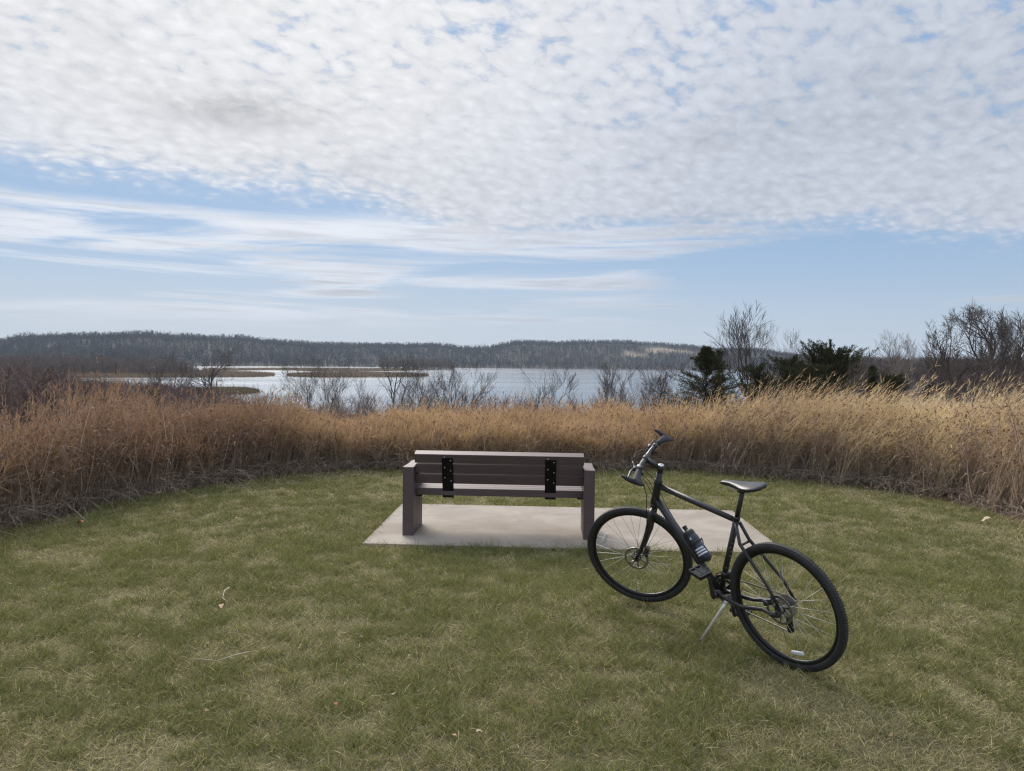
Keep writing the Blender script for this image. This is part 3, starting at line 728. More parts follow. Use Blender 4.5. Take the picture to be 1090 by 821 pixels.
needle_m = tinted('juniper_spray', trans=0.08)
def cedar(px, top, Y, wpx, label, seed, name='cedar_tree', cat='evergreen tree', spikes=0, shape='cone', tone=1.0, n=7000):
    r = np.random.default_rng(seed); n = int(n * 2.2)
    q = at(px, top, Y); gz = float(H(q.x, q.y)); h = q.z - gz; Rm = wpx / 2 / FOC * Y
    root = empty(name, (q.x, q.y, gz)); tag(root, label, cat, 'evergreens on the slope')
    nb = 240 if shape == 'cone' else 130; t = np.sort(r.random(nb)) ** 0.8; 
    if shape == 'cone': prof = (1 - t) ** 1.05 * (0.7 + 0.45 * sst(t, 0, 0.2))
    elif shape == 'round': prof = np.sqrt(np.clip(1 - (2 * t - 0.85) ** 2 / 1.35, 0.02, 1))
    else: prof = (1 - t) * 1.0
    a = r.random(nb) * 2 * np.pi; Lb = Rm * prof * (0.45 + 0.75 * r.random(nb)) + 0.10
    b0 = np.stack([0 * t, 0 * t, h * (0.06 + (0.78 if spikes else 0.92) * t)], 1)
    upv = (0.12 + 0.30 * t) if shape == 'cone' else (0.25 + 0.75 * t) if shape == 'round' else (0.05 + 0.0 * t)
    bd = np.stack([np.cos(a), np.sin(a), upv], 1)
    segs = [(Vector((0, 0, -0.2)), Vector((0, 0, h * 0.5)), 0.11, 0.07), (Vector((0, 0, h * 0.5)), Vector((0.05, 0, h * 0.97)), 0.07, 0.015)]
    for i in range(nb): segs.append((Vector(b0[i]), Vector(b0[i] + bd[i] * Lb[i] * 0.85), 0.018, 0.006))
    if spikes:
        for s in range(spikes):
            sx = Rm * (-0.5 + s / max(spikes - 1, 1)) * 0.9
            segs.append((Vector((sx * 0.5, 0, h * 0.55)), Vector((sx, r.normal() * 0.1, h * (0.86 + 0.14 * r.random()))), 0.05, 0.012))
    V, F = seg_tubes(segs, 5); np_mesh('trunk', V, quads=F, mat=bark, parent=root, smooth=True)
    i = r.integers(0, nb, n); s = r.random(n) ** 0.6
    p = b0[i] + bd[i] * (Lb[i] * s)[:, None] + r.normal(0, 0.055, (n, 3)) * (0.9 + 1.5 * (1 - s))[:, None] * np.array([1, 1, 0.8])
    if spikes:
        m_ = int(n * 0.16); si = r.integers(0, spikes, m_); sx = Rm * (-0.5 + si / max(spikes - 1, 1)) * 0.9; u = 0.35 + 0.65 * r.random(m_)
        tops = np.array([segs[-spikes + k][1].z for k in range(spikes)])[si]
        p[:m_] = np.stack([sx * (0.5 + 0.5 * u), 0 * u, h * 0.55 + (tops - h * 0.55) * u], 1) + r.normal(0, 0.05, (m_, 3)) * (1.15 - u)[:, None] * 1.6
    n_s = 0.6
    d = unit(bd[i] * np.array([1, 1, 1.2]) + r.normal(0, 0.5, (n, 3)) + np.array([0, 0, 0.25]))
    c = np.array([0.048, 0.056, 0.026]) * tone * (0.5 + 0.9 * r.random(n))[:, None]
    br = r.random(n) < 0.14; c[br] = np.array([0.085, 0.062, 0.038]) * (0.6 + 0.6 * r.random(br.sum()))[:, None]
    blades_object('foliage', [ribbons(p, d, r.normal(0, 0.2, (n, 3)), 0.06 + 0.12 * r.random(n), 0.022 + 0.022 * r.random(n), 2, c, c * 1.15, taper=0.5)], needle_m, root)
cedar(752, 370, 40, 165, 'dark pointed cedar at the right end of the lake view', 51, n=12000)
cedar(766, 372, 43, 24, 'narrow cedar tucked behind the dark pointed cedar', 52, n=3000)
cedar(884, 362, 42, 86, 'big dark cedar with ragged spikes on top', 53, spikes=5, shape='round', n=12000)
cedar(836, 388, 44, 60, 'low rounded cedar on the left flank of the big spiky cedar', 54, shape='round')
cedar(806, 393, 42, 44, 'low dark cedar at the foot of the tall slender bare tree', 55, shape='round', n=5000)
cedar(862, 398, 40, 60, 'bushy low cedar directly in front of the big spiky cedar', 56, shape='round', tone=0.9, n=6000)
cedar(929, 387, 46, 26, 'small pointed spruce right of the big spiky cedar', 57, shape='spruce', n=3500, name='spruce_tree', tone=0.75)
cedar(948, 403, 44, 34, 'squat dark juniper right of the small spruce', 58, shape='round', n=3500, name='juniper_bush', cat='shrub')

# ------------------------------------------------------------------ woods and thickets read as a mass
wood_m = tinted('distant_bare_crowns', trans=0.05)
def woods(name, x, y, h, nbr, wbr, tone, label, trunk_w, conifer=0.03, cat='woods', wide=1.0, ground_fn=H, lowest=0.25):
    N = len(x); z = ground_fn(x, y); parts = []
    tn = tone if isinstance(tone, np.ndarray) and tone.ndim == 2 else np.broadcast_to(np.array(tone), (N, 3))
    tv = tn * (0.78 + 0.44 * rng.random(N))[:, None]
    con = rng.random(N) < conifer
    tv = np.where(con[:, None], np.array([0.045, 0.055, 0.035]), tv)
    base = np.stack([x, y, z - 0.3], 1)
    d = unit(np.stack([rng.normal(0, 0.05, N), rng.normal(0, 0.05, N), np.ones(N)], 1))
    pal = (rng.random(N) < 0.06)[:, None]
    tc_ = np.where(pal, tv * 1.5, tv * 0.9)
    parts.append(ribbons(base, d, np.zeros((N, 3)), h * 0.66, trunk_w, 2, tc_, tc_, side=np.broadcast_to(np.array([1.0, 0, 0]), (N, 3)).copy(), taper=0.6))
    for i in range(nbr):
        t = lowest + (0.93 - lowest) * rng.random(N)
        p = base + d * (h * t)[:, None]; a = rng.random(N) * 2 * np.pi
        rad = np.where(con, 0.3, 0.62) * (0.6 + 0.6 * rng.random(N)) * wide
        dl = unit(np.stack([np.cos(a) * rad, np.sin(a) * rad, 0.45 + 0.5 * rng.random(N)], 1))
        L = h * (0.2 + 0.20 * rng.random(N)) * (1.15 - 0.35 * t)
        L = np.minimum(L, (h * 1.02 - h * t) / np.maximum(dl[:, 2], 0.2) + 0.08 * h)
        cc = tv * (0.75 + 0.5 * rng.random(N))[:, None]
        parts.append(ribbons(p, dl, rng.normal(0, 0.24, (N, 3)), L, wbr * (0.6 + 0.8 * rng.random(N)), 2, cc, cc, taper=0.5))
    o = blades_object(name, parts, wood_m); tag(o, label, cat, kind='stuff')
# far hills
n = 36000
a = rng.uniform(-0.95, 0.95, n); fs = far_shore(a); yy = fs - 8 + 640 * rng.random(n) ** 0.85
xx = a * yy
keep = (clearing(xx, yy) < 0.25) | (rng.random(n) < 0.10); xx, yy, a = xx[keep], yy[keep], a[keep]
pn = sst(fnoise(xx * 0.6, yy * 1.6, 110, 61, 3), 0.36, 0.66)[:, None]
tone = (np.array([0.026, 0.026, 0.033]) * (1 - pn) + np.array([0.066, 0.056, 0.055]) * pn)
woods('far_woods', xx, yy, (7 + 7 * rng.random(len(xx)) ** 1.5) * (0.7 + 0.6 * fnoise(xx, yy, 70, 62, 2)), 30, 0.38, tone, 'leafless grey woods covering the far hills', 0.12, conifer=0.04, wide=2.1, lowest=0.05)
# woods on the far left shore
x, y = None, None
def _left_woods():
    P = [on_z(random.uniform(-120, 212), random.uniform(394.5, 400.5), WATER) for _ in range(1500)]
    x = np.array([p.x for p in P]); y = np.array([p.y for p in P]); px = 545 + x / y * FOC
    woods('left_shore_woods', x, y, (5 + 6.5 * rng.random(len(x))) * np.interp(px, [0, 150, 195, 212], [1, 1, 0.8, 0.45]), 46, 0.13, (0.14, 0.11, 0.095), 'brown leafless woods on the left lake shore below the dark hill', 0.2, conifer=0.02, wide=1.2, lowest=0.03, ground_fn=lambda x, y: np.full(len(x), WATER + 0.1))
# wooded point in the lake, standing nearer than the hills
def pts_px(n, x0, x1, y0, y1):
    """spots on the water level seen between those bounds"""
    P = [on_z(random.uniform(x0, x1), random.uniform(y0, y1), WATER) for _ in range(n)]
    return np.array([p.x for p in P]), np.array([p.y for p in P])
wz = lambda x, y: np.full(len(x), WATER + 0.1)
_left_woods()
x, y = pts_px(420, 404, 482, 392.6, 393.8)
woods('wooded_point', x, y, 9 + 6 * rng.random(len(x)), 30, 0.3, (0.125, 0.10, 0.085), 'brown leafless trees on the point jutting into the lake', 0.4, conifer=0, ground_fn=wz)
# right hand woods
n = 1500
yy = 75 + 330 * rng.random(n); a = rng.uniform(0.36, 1.0, n); xx = a * yy
woods('right_woods', xx, yy, (5.0 + 4.5 * rng.random(n)) * (0.75 + 0.25 * sst(yy, 90, 250)), 70, 0.075, (0.122, 0.102, 0.094), 'brown leafless woods behind the right hand trees', 0.14, conifer=0.02)
# brushy left slope
n = 1500
yy = 38 + 95 * rng.random(n); a = rng.uniform(-1.0, -0.36, n); a = a + 0.10 * rng.random(n) * (yy / 130); xx = a * yy
px = 545 + a * FOC
hb_ = 2.1 + 2.0 * rng.random(n); lim = np.interp(px, [-100, 0, 60, 140, 220, 300], [3.6, 3.4, 2.6, 1.5, 0.6, 0.2]) - 1.2 * rng.random(n)
hmax = CAM_H - lim * 0 - H(xx, yy) - np.interp(px, [-100, 0, 50, 75, 110, 160, 205, 235, 270], [2, 5, 9, 15, 20, 23, 26, 33, 46]) / FOC * yy
hh = np.clip(hmax * (0.62 + 0.40 * rng.random(n)), 0.4, 11)
woods('brush_thicket', xx, yy, hh, 90, 0.045, (0.15, 0.115, 0.105), 'purplish brown leafless brush on the slope left of the lake', 0.06, conifer=0.0, cat='brush', wide=1.4, lowest=0.08)
# low brush along the near shore
n = 1500
yy = 42 + 40 * rng.random(n); a = rng.uniform(-0.42, 0.30, n); xx = a * yy
hmax = CAM_H - H(xx, yy) - np.interp(545 + a * FOC, [200, 300, 545, 760], [38, 44, 40, 38]) / FOC * yy
woods('shore_brush', xx, yy, np.clip(hmax * (0.55 + 0.75 * rng.random(n) ** 2.2), 0.3, 4.5), 52, 0.022, (0.17, 0.125, 0.105), 'low leafless brush between the tall grass and the lake', 0.04, conifer=0, cat='brush', wide=0.8, lowest=0.12)

# ------------------------------------------------------------------ reed beds in the lake
reed_m = tinted('reed_blade', trans=0.2)
def reed_bed(name, strips, label, hgt, tone, dens):
    xs_, ys_, hs_ = [], [], []
    land = []
    for poly in strips:                                   # poly: list of (px, py_far, py_near) on water level
        for (p0, f0, n0), (p1, f1, n1) in zip(poly[:-1], poly[1:]):
            A, B, C_, D = on_z(p0, n0, WATER), on_z(p1, n1, WATER), on_z(p1, f1, WATER), on_z(p0, f0, WATER)
            land.append((A, B, C_, D)); k = int(dens * (p1 - p0) * max((n0 - f0 + n1 - f1) / 2, 0.5))
            for _ in range(k):
                s, t = random.random(), random.random() ** 1.2
                P = (A.lerp(B, s)).lerp(D.lerp(C_, s), t); xs_.append(P.x); ys_.append(P.y)
    x, y = np.array(xs_), np.array(ys_); N = len(x)
    root = np.stack([x, y, np.full(N, WATER - 0.05)], 1); parts = []
    tv = np.array(tone) * (0.55 + 0.8 * rng.random(N))[:, None]
    w = 0.00035 * y
    for r_ in range(3):
        d = unit(np.stack([rng.normal(0, 0.25, N), rng.normal(0, 0.25, N), np.ones(N)], 1))
        parts.append(ribbons(root + rng.normal(0, 0.4, (N, 3)) * np.array([1, 1, 0]), d, rng.normal(0, 0.15, (N, 3)), hgt * (0.6 + 0.5 * rng.random(N)), w, 2, tv * 0.9, tv * 1.1, taper=0.5, side=np.broadcast_to(np.array([1.0, 0, 0]), (N, 3)).copy()))
    o = blades_object(name, parts, reed_m); tag(o, label, 'reeds', kind='stuff')
    # the mud the reeds stand in
    V = []; F = []
    for q in land:
        b0 = len(V)
        for v in q: V.append((v.x, v.y, WATER + 0.12))
        for v in q: V.append((v.x, v.y, WATER - 0.8))
        F += [(b0, b0 + 1, b0 + 2, b0 + 3), (b0, b0 + 4, b0 + 5, b0 + 1), (b0 + 1, b0 + 5, b0 + 6, b0 + 2), (b0 + 2, b0 + 6, b0 + 7, b0 + 3), (b0 + 3, b0 + 7, b0 + 4, b0)]
    return V, F
mV, mF = [], []
def add_land(vf):
    b0 = len(mV); mV.extend(vf[0]); mF.extend([tuple(i + b0 for i in f) for f in vf[1]])
add_land(reed_bed('reed_bed', [[(-130, 393.5, 402.5), (60, 394, 402.5), (200, 395, 402), (250, 396.4, 401.8), (280, 397.4, 401.4), (292, 398.8, 400.4)],
    [(306, 399.6, 400.4), (318, 398.2, 401.6), (345, 397.0, 402.0), (400, 397.2, 401.8), (440, 398.4, 401.4), (456, 399.4, 400.8)],
    [(215, 393.0, 395.2), (285, 392.6, 394.2), (310, 392.3, 394.4), (330, 392.4, 395.5), (380, 392.5, 396), (440, 393, 394.5), (462, 393.2, 394)]],
    'tan reed beds spreading across the left part of the lake', 1.9, (0.22, 0.165, 0.115), 7))
add_land(reed_bed('island_reeds', [[(176, 416, 419), (200, 414.5, 420), (235, 413.8, 420.5), (262, 414.2, 419.8), (274, 416.5, 418.2)]],
    'olive brown reeds on the small marsh island', 1.1, (0.16, 0.135, 0.085), 9))
me = MB(); me.v = [tuple(v) for v in mV]; me.f = mF; me.sm = [False] * len(mF)
mud = me.build('marsh_mud', simple('marsh_mud', (0.11, 0.085, 0.06), 0.9, var=0.3, scale=0.2)); tag(mud, kind='structure')

# ------------------------------------------------------------------ bench
m_ply, nt, b = mat_new('recycled_plastic_lumber'); g = G(nt)
tc = g.n('ShaderNodeTexCoord'); p = tc.outputs['Object']
n1 = g.noise(g.vadd(p, (3, 40, 40), 'MULTIPLY'), 1.0, 5, 0.6); n2 = g.noise(p, 5, 4, 0.6)
c = g.mix(n1, (0.079, 0.051, 0.051), (0.117, 0.082, 0.081))
c = g.mix(g.m('MULTIPLY', g.step(n2, 0.5, 0.8), 0.4), c, (0.125, 0.092, 0.093))
nt.links.new(c, b.inputs['Base Color']); b.inputs['Roughness'].default_value = 0.52; b.inputs['Specular IOR Level'].default_value = 0.45
bp = g.n('ShaderNodeBump'); bp.inputs['Strength'].default_value = 0.25; bp.inputs['Distance'].default_value = 0.002
nt.links.new(g.noise(g.vadd(p, (8, 120, 120), 'MULTIPLY'), 1.0, 4, 0.6), bp.inputs['Height']); nt.links.new(bp.outputs[0], b.inputs['Normal'])
m_black = simple('black_steel_plate', (0.005, 0.005, 0.005), 0.55, var=0.2, scale=20, bump=0.1, spec=0.2)
m_bolt = simple('zinc_bolt', (0.62, 0.62, 0.62), 0.35, 0.9)
def bench():
    t = empty('park_bench', (-0.1139, 6.7878, GZ + 0.004), -0.0463)
    tag(t, 'dark brown recycled plastic bench seen from behind on the concrete pad', 'bench')
    hl = 1.7666 / 2; HB, HA, DP = 0.762, 0.636, 0.505
    for sgn in (-1, 1):                                   # side panels of three upright planks
        mb = MB(); xc = sgn * (hl - 0.05)
        w3 = DP / 3
        for k in range(3): mb.box((xc + (0.0 if k != 1 else -sgn * 0.0015), w3 * (k + 0.5), HA / 2), (0.10 if k != 1 else 0.097, w3 - 0.0015, HA), bev=0.004)
        mb.build('side_panel', m_ply, t)
    wi = 2 * (hl - 0.103)
    for k in range(4):                                    # seat planks
        mb = MB(); mb.box((0, 0.125 + 0.045 + k * 0.0965, 0.425 - 0.034), (wi, 0.090, 0.068), bev=0.005); mb.build('seat_plank', m_ply, t)
    rec = R_(17); M = Matrix.Rotation(rec, 3, 'X')        # leans back towards the viewer
    up = M @ Vector((0, 0, 1)); nrm = M @ Vector((0, -1, 0))
    bot = Vector((0, 0.115, 0.470))
    bh = 0.088; gap = 0.016
    for k in range(3):
        c_ = bot + up * (bh / 2 + k * (bh + gap)) + (-nrm) * 0.045
        mb = MB(); mb.box(c_, (wi + (0.006 if k == 2 else 0), 0.09, bh), M, bev=0.005); mb.build('back_plank', m_ply, t)
    for xb in (-0.478, 0.478):
        s0, s1 = -0.138, 0.262
        c_ = bot + up * ((s0 + s1) / 2) + nrm * 0.006
        mb = MB(); mb.box(c_ + Vector((xb, 0, 0)), (0.104, 0.010, s1 - s0), M, bev=0.002)
        mb.box(Vector((xb, 0.30, 0.425 - 0.068 - 0.006)), (0.104, 0.36, 0.010), bev=0.002)
        br = mb.build('steel_bracket', m_black, t)
        for k in range(3):
            for sx, dz in ((-0.026, 0.022), (0.030, -0.010)):
                mb = MB()
                q = bot + up * (bh / 2 + k * (bh + gap) + dz) + nrm * 0.0115 + Vector((xb + sx, 0, 0))
                mb.tube([q, q + nrm * 0.004], [0.0065, 0.005], 8); mb.build('bolt', m_bolt, br)
    for sgn in (-1, 1):                                   # steel angle holding the seat to the panels
        mb = MB(); mb.box((sgn * (hl - 0.13), 0.30, 0.349), (0.05, 0.34, 0.006)); mb.build('seat_angle', m_black, t)
bench()

# ------------------------------------------------------------------ bicycle
m_frame = simple('satin_black_paint', (0.022, 0.021, 0.022), 0.36, 0.0, var=0.15, scale=15, spec=0.55, rvar=0.05)
m_rub = simple('tyre_rubber', (0.027, 0.026, 0.026), 0.75, var=0.4, scale=25, bump=0.5, bscale=160)
m_grip = simple('grip_rubber', (0.020, 0.021, 0.024), 0.75, var=0.2, scale=40, bump=0.3)
m_rim = simple('black_anodised_rim', (0.016, 0.016, 0.017), 0.32, 0.4, var=0.15)
m_alu = simple('brushed_alloy', (0.55, 0.55, 0.55), 0.35, 0.95, var=0.15)
m_dalu = simple('dark_alloy', (0.075, 0.075, 0.08), 0.38, 0.7, var=0.2)
m_spoke = simple('steel_spoke', (0.50, 0.48, 0.44), 0.5, 0.5, var=0.1)
m_chain = simple('chain_steel', (0.14, 0.125, 0.11), 0.45, 0.8, var=0.3)
m_refl = simple('white_reflector', (0.80, 0.80, 0.82), 0.25, var=0.05, coat=0.6)
m_cable = simple('cable_housing', (0.018, 0.018, 0.019), 0.45, var=0.1)
m_sadd = simple('saddle_vinyl', (0.022, 0.022, 0.026), 0.40, var=0.2, scale=30, bump=0.15, bscale=300)
m_decal = simple('grey_decal', (0.20, 0.19, 0.17), 0.5, var=0.2)
def bicycle():
    WB, CS, BBD, HTA, STA, STL, RW = 1.071, 0.434, 0.0586, 1.2518, 1.266, 0.5206, 0.349
    t = empty('bicycle'); tag(t, 'black hybrid bicycle leaning on its kickstand on the lawn', 'bicycle')
    Mb = Matrix.Rotation(BYAW, 4, 'Z') @ Matrix.Rotation(-BPITCH, 4, 'Y') @ Matrix.Rotation(-BLEAN, 4, 'X')
    t.matrix_world = Matrix.Translation((BX, BY, GZ)) @ Mb
    V = Vector
    rear = V((0, 0, RW)); bb = V((math.sqrt(CS ** 2 - BBD ** 2), 0, RW - BBD)); front = V((WB, 0, RW))
    st = V((-math.cos(STA), 0, math.sin(STA))); stt = bb + st * STL
    ax = V((-math.cos(HTA), 0, math.sin(HTA))); pr = V((math.sin(HTA), 0, math.cos(HTA)))
    axo = front - pr * 0.045; crown = axo + ax * 0.400; htb = crown + ax * 0.022; htt = htb + ax * 0.163; top = htt + ax * 0.105
    RS = Matrix.Rotation(STEER, 3, ax)
    sf = lambda p: axo + RS @ (V(p) - axo)
    # ---- frame
    f = MB()
    ttf = htt - ax * 0.036
    tte = stt - st * 0.022
    f.tube([ttf, ttf.lerp(tte, 0.5), tte], [0.0185, 0.0175, 0.0155], 14)
    dtf = htb + ax * 0.034
    f.tube([dtf, dtf.lerp(bb, 0.5), bb + (dtf - bb).normalized() * 0.02], [0.0235, 0.0225, 0.021], 16)
    f.tube([bb, stt], 0.0172, 14)
    f.tube([htb, htb + ax * 0.02, htb + ax * 0.04, htt - ax * 0.03, htt - ax * 0.012, htt], [0.0275, 0.0275, 0.0245, 0.0235, 0.0255, 0.0255], 18)
    f.tube([bb + V((0, -0.036, 0)), bb + V((0, 0.036, 0))], 0.0225, 18)
    f.tube([stt - st * 0.02, stt + st * 0.006], 0.0195, 14)           # seat collar
    for s in (-1, 1):
        drop = rear + V((0.0, s * 0.066, 0))
        sst_ = [stt - st * 0.035 + V((-0.012, s * 0.016, 0)), stt - st * 0.12 + V((-0.075, s * 0.040, -0.02)), rear + V((0.05, s * 0.064, 0.115)), drop + V((-0.004, 0, 0.028))]
        f.tube(sst_, [0.0095, 0.0095, 0.0085, 0.008], 10)
        cst = [bb + V((-0.018, s * 0.028, 0.0)), bb + V((-0.08, s * 0.036, -0.005)), bb + V((-0.19, s * 0.055, -0.005)), rear + V((0.09, s * 0.068, -0.020)), rear + V((0.028, s * 0.070, -0.034)), rear + V((-0.006, s * 0.069, -0.026)), drop + V((-0.008, 0, 0.0))]
        f.tube(cst, [0.0145, 0.0135, 0.0115, 0.0105, 0.0105, 0.010, 0.009], 10)
        f.box(drop + V((0, 0, 0.004)), (0.034, 0.008, 0.052), bev=0.003)
    bridge = stt - st * 0.12 + V((-0.078, 0, -0.028))
    f.tube([bridge + V((0, -0.040, 0)), bridge + V((0, 0.040, 0))], 0.007, 8)
    f.box(bb + V((-0.066, 0, -0.004)), (0.02, 0.06, 0.014), bev=0.003)
    fr = f.build('frame', m_frame, t)
    d = MB()                                              # worn decal letters down the seat tube read as light flecks
    rr = random.Random(5)
    for k in range(11):
        q = bb + st * (0.10 + 0.028 * k); a0 = R_(150 + rr.uniform(-25, 25))
        n_ = V((-math.sin(STA) * math.cos(a0) * -1, 0, 0))
        o = V((math.cos(a0) * 0.0176, -math.sin(a0) * -0.0176, 0))
        d.box(q + o, (0.002, 0.006, 0.010), Matrix.Rotation(a0, 3, 'Z') @ Matrix.Rotation(rr.uniform(-0.7, 0.7), 3, 'X'))
    d.build('decal', m_decal, fr)
    # ---- fork
    f = MB()
    f.tube([crown - ax * 0.022, crown, htb - ax * 0.001], [0.022, 0.0245, 0.026], 16)
    for s in (-1, 1):
        lt = crown - ax * 0.012 + V((0, s * 0.018, 0))
        f.tube([lt, crown - ax * 0.04 + V((0, s * 0.044, 0)), axo.lerp(crown, 0.5) + pr * 0.006 + V((0, s * 0.050, 0)), axo.lerp(crown, 0.15) + pr * 0.028 + V((0, s * 0.054, 0)), front + V((0, s * 0.054, 0.004))], [0.016, 0.0165, 0.0150, 0.0125, 0.0105], 12)
        f.box(front + V((0, s * 0.054, 0)), (0.026, 0.008, 0.030), bev=0.003)
    f.map(sf).build('fork', m_frame, t)
    # ---- wheels
    def wheel(c, mapf, name, rearw):
        I = Matrix.Translation(c)
        w = MB()
        prof = [(0.310, -0.0125)]
        for k in range(15):
            an = R_(-205 + 0) + R_(230) * k / 14
            an = math.pi * (-0.20 + 1.40 * k / 14)
            prof.append((0.3275 + 0.0215 * math.sin(an) * 1.0, -0.0205 * math.cos(an)))
        prof.append((0.310, 0.0125))
        w.lathe(prof, 96, I, closed=True)
        # tread blocks
        for k in range(150):
            an = 2 * math.pi * k / 150
            for yy_, rr_ in ((0.0100, 0.3462), (-0.0100, 0.3462)):
                a2 = an + (0.013 if yy_ > 0 else 0)
                q = V((math.cos(a2) * rr_, yy_, math.sin(a2) * rr_))
                w.box(c + q, (0.0045, 0.008, 0.0075), Matrix.Rotation(-a2, 3, 'Y') @ Matrix.Rotation(0.45 if yy_ > 0 else -0.45, 3, 'X'))
        ty = w.map(mapf).build('tyre', m_rub, None)
        r = MB(); r.lathe([(0.3145, -0.0115), (0.311, -0.0128), (0.300, -0.0115), (0.292, -0.006), (0.290, 0), (0.292, 0.006), (0.300, 0.0115), (0.311, 0.0128), (0.3145, 0.0115)], 96, I, closed=True)
        rim = r.map(mapf).build('rim', m_rim, None)
        # pale worn brake-free sidewall ring catches the light
        h = MB(); hy = 0.062 if rearw else 0.048
        fl = (0.036, -0.022) if rearw else (0.024, -0.030)
        h.lathe([(0.009, -hy), (0.012, -hy * 0.8), (0.012, fl[1] - 0.006), (0.025, fl[1] - 0.002), (0.025, fl[1] + 0.002), (0.013, fl[1] + 0.006), (0.013, fl[0] - 0.006), (0.027, fl[0] - 0.002), (0.027, fl[0] + 0.002), (0.016, fl[0] + 0.006), (0.013, hy * 0.85), (0.009, hy)], 24, I, caps=True)
        h.tube([c + V((0, -hy - 0.016, 0)), c + V((0, hy + 0.016, 0))], 0.0055, 10)
        h.tube([c + V((0, -hy - 0.020, 0)), c + V((0, -hy - 0.010, 0))], 0.009, 10); h.tube([c + V((0, hy + 0.010, 0)), c + V((0, hy + 0.020, 0))], 0.009, 10)
        h.tube([c + V((0, hy + 0.018, 0)), c + V((0.02, hy + 0.022, -0.02)), c + V((0.045, hy + 0.018, -0.03))], [0.005, 0.004, 0.003], 6)
        hub = h.map(mapf).build('hub', m_dalu, None)
        s = MB(); NS = 28
        for k in range(NS):
            side = fl[0] if k % 2 else fl[1]
            an = 2 * math.pi * k / NS; sgn = 1 if (k // 2) % 2 else -1
            ah = an + sgn * 1.15
            s.tube([c + V((math.cos(ah) * 0.024, side, math.sin(ah) * 0.024)), c + V((math.cos(an) * 0.291, 0.002 if k % 2 else -0.002, math.sin(an) * 0.291))], 0.00125, 5)
        sp_ = s.map(mapf).build('spokes', m_spoke, None)
        ro = MB(); ry = 0.040 if not rearw else 0.050
        ro.lathe([(0.080, ry - 0.001), (0.066, ry - 0.001), (0.066, ry + 0.001), (0.080, ry + 0.001)], 64, I, closed=True, smooth=False)
        for k in range(6):
            an = 2 * math.pi * k / 6
            ro.tube([c + V((math.cos(an) * 0.018, ry, math.sin(an) * 0.018)), c + V((math.cos(an + 0.5) * 0.070, ry, math.sin(an + 0.5) * 0.070))], [0.006, 0.003], 6, flat=((0, 1, 0), 0.3))
        ro.lathe([(0.024, ry - 0.003), (0.024, ry + 0.003)], 24, I, caps=True)
        rot = ro.map(mapf).build('brake_rotor', simple('rotor_steel', (0.30, 0.29, 0.28), 0.35, 0.9), None)
        rf = MB(); an = R_(128) if not rearw else R_(-118)
        q = c + V((math.cos(an) * 0.255, 0.004, math.sin(an) * 0.255)); tan = V((-math.sin(an), 0, math.cos(an)))
        if not rearw:
            an = R_(30); q = c + V((math.cos(an) * 0.235, 0.008, math.sin(an) * 0.235)); tan = V((-math.sin(an), 0, math.cos(an)))
        else:
            an = R_(-105); q = c + V((math.cos(an) * 0.250, 0.008, math.sin(an) * 0.250)); tan = V((-math.sin(an), 0, math.cos(an)))
        rad = V((math.cos(an), 0, math.sin(an)))
        rf.tube([q - tan * 0.040, q - tan * 0.034, q + tan * 0.034, q + tan * 0.040], [0.006, 0.0125, 0.0125, 0.006], 10, flat=((0, 1, 0), 0.4))
        rfl = rf.map(mapf).build('reflector', m_refl, None)
        return dict(tyre=ty, rim=rim, hub=hub, spokes=sp_, rotor=rot, refl=rfl)
    ident = lambda p: p
    def wheel_part(c, mapf, rearw):
        w = wheel(c, mapf, 'wheel', rearw)
        wt = w['tyre']
        e = bpy.data.objects.new('rear_wheel' if rearw else 'front_wheel', None); link(e, t)
        for k, o in w.items(): o.parent = e
        return e
    wheel_part(front, sf, False); rw = wheel_part(rear, ident, True)
    I = Matrix.Translation(rear)
    c = MB()                                              # cassette on the right hand side
    for k, r0 in enumerate((0.060, 0.054, 0.048, 0.042, 0.037, 0.032, 0.028, 0.024)):
        y0 = -0.020 - k * 0.0042
        c.lathe([(0.016, y0), (r0, y0), (r0, y0 - 0.0018), (0.016, y0 - 0.0018)], 40, I, closed=True, smooth=False)
    c.build('cassette', m_alu, rw)
    # ---- brakes
    f = MB(); q = axo.lerp(crown, 0.20) + V((-0.035, 0.050, 0.0)) + pr * 0.02
    f.box(q + V((0, 0, 0.0)), (0.030, 0.034, 0.056), Matrix.Rotation(R_(-20), 3, 'Y'), bev=0.006)
    f.tube([q + V((0, 0.015, -0.02)), q + V((0, 0.026, -0.02))], 0.012, 12)
    f.map(sf).build('front_brake_caliper', m_dalu, t)
    f = MB(); q = rear + V((0.060, 0.056, 0.030))
    f.box(q, (0.060, 0.032, 0.034), Matrix.Rotation(R_(25), 3, 'Y'), bev=0.007); f.tube([q + V((0, 0.012, 0)), q + V((0, 0.026, 0))], 0.013, 12)
    f.build('rear_brake_caliper', m_dalu, t)
    # ---- crankset
    ck = MB()
    CL = 0.170; dl = V((math.sin(R_(6)), 0, math.cos(R_(6))))
    ck.tube([bb + V((0, 0.036, 0)), bb + V((0, 0.060, 0))], 0.015, 14)
    ck.tube([bb + V((0, 0.064, 0)) - dl * 0.014, bb + V((0, 0.066, 0)), bb + V((0, 0.072, 0)) + dl * CL * 0.5, bb + V((0, 0.078, 0)) + dl * CL, bb + V((0, 0.078, 0)) + dl * (CL + 0.012)], [0.012, 0.017, 0.0125, 0.0135, 0.009], 10, flat=((0, 1, 0), 0.6))
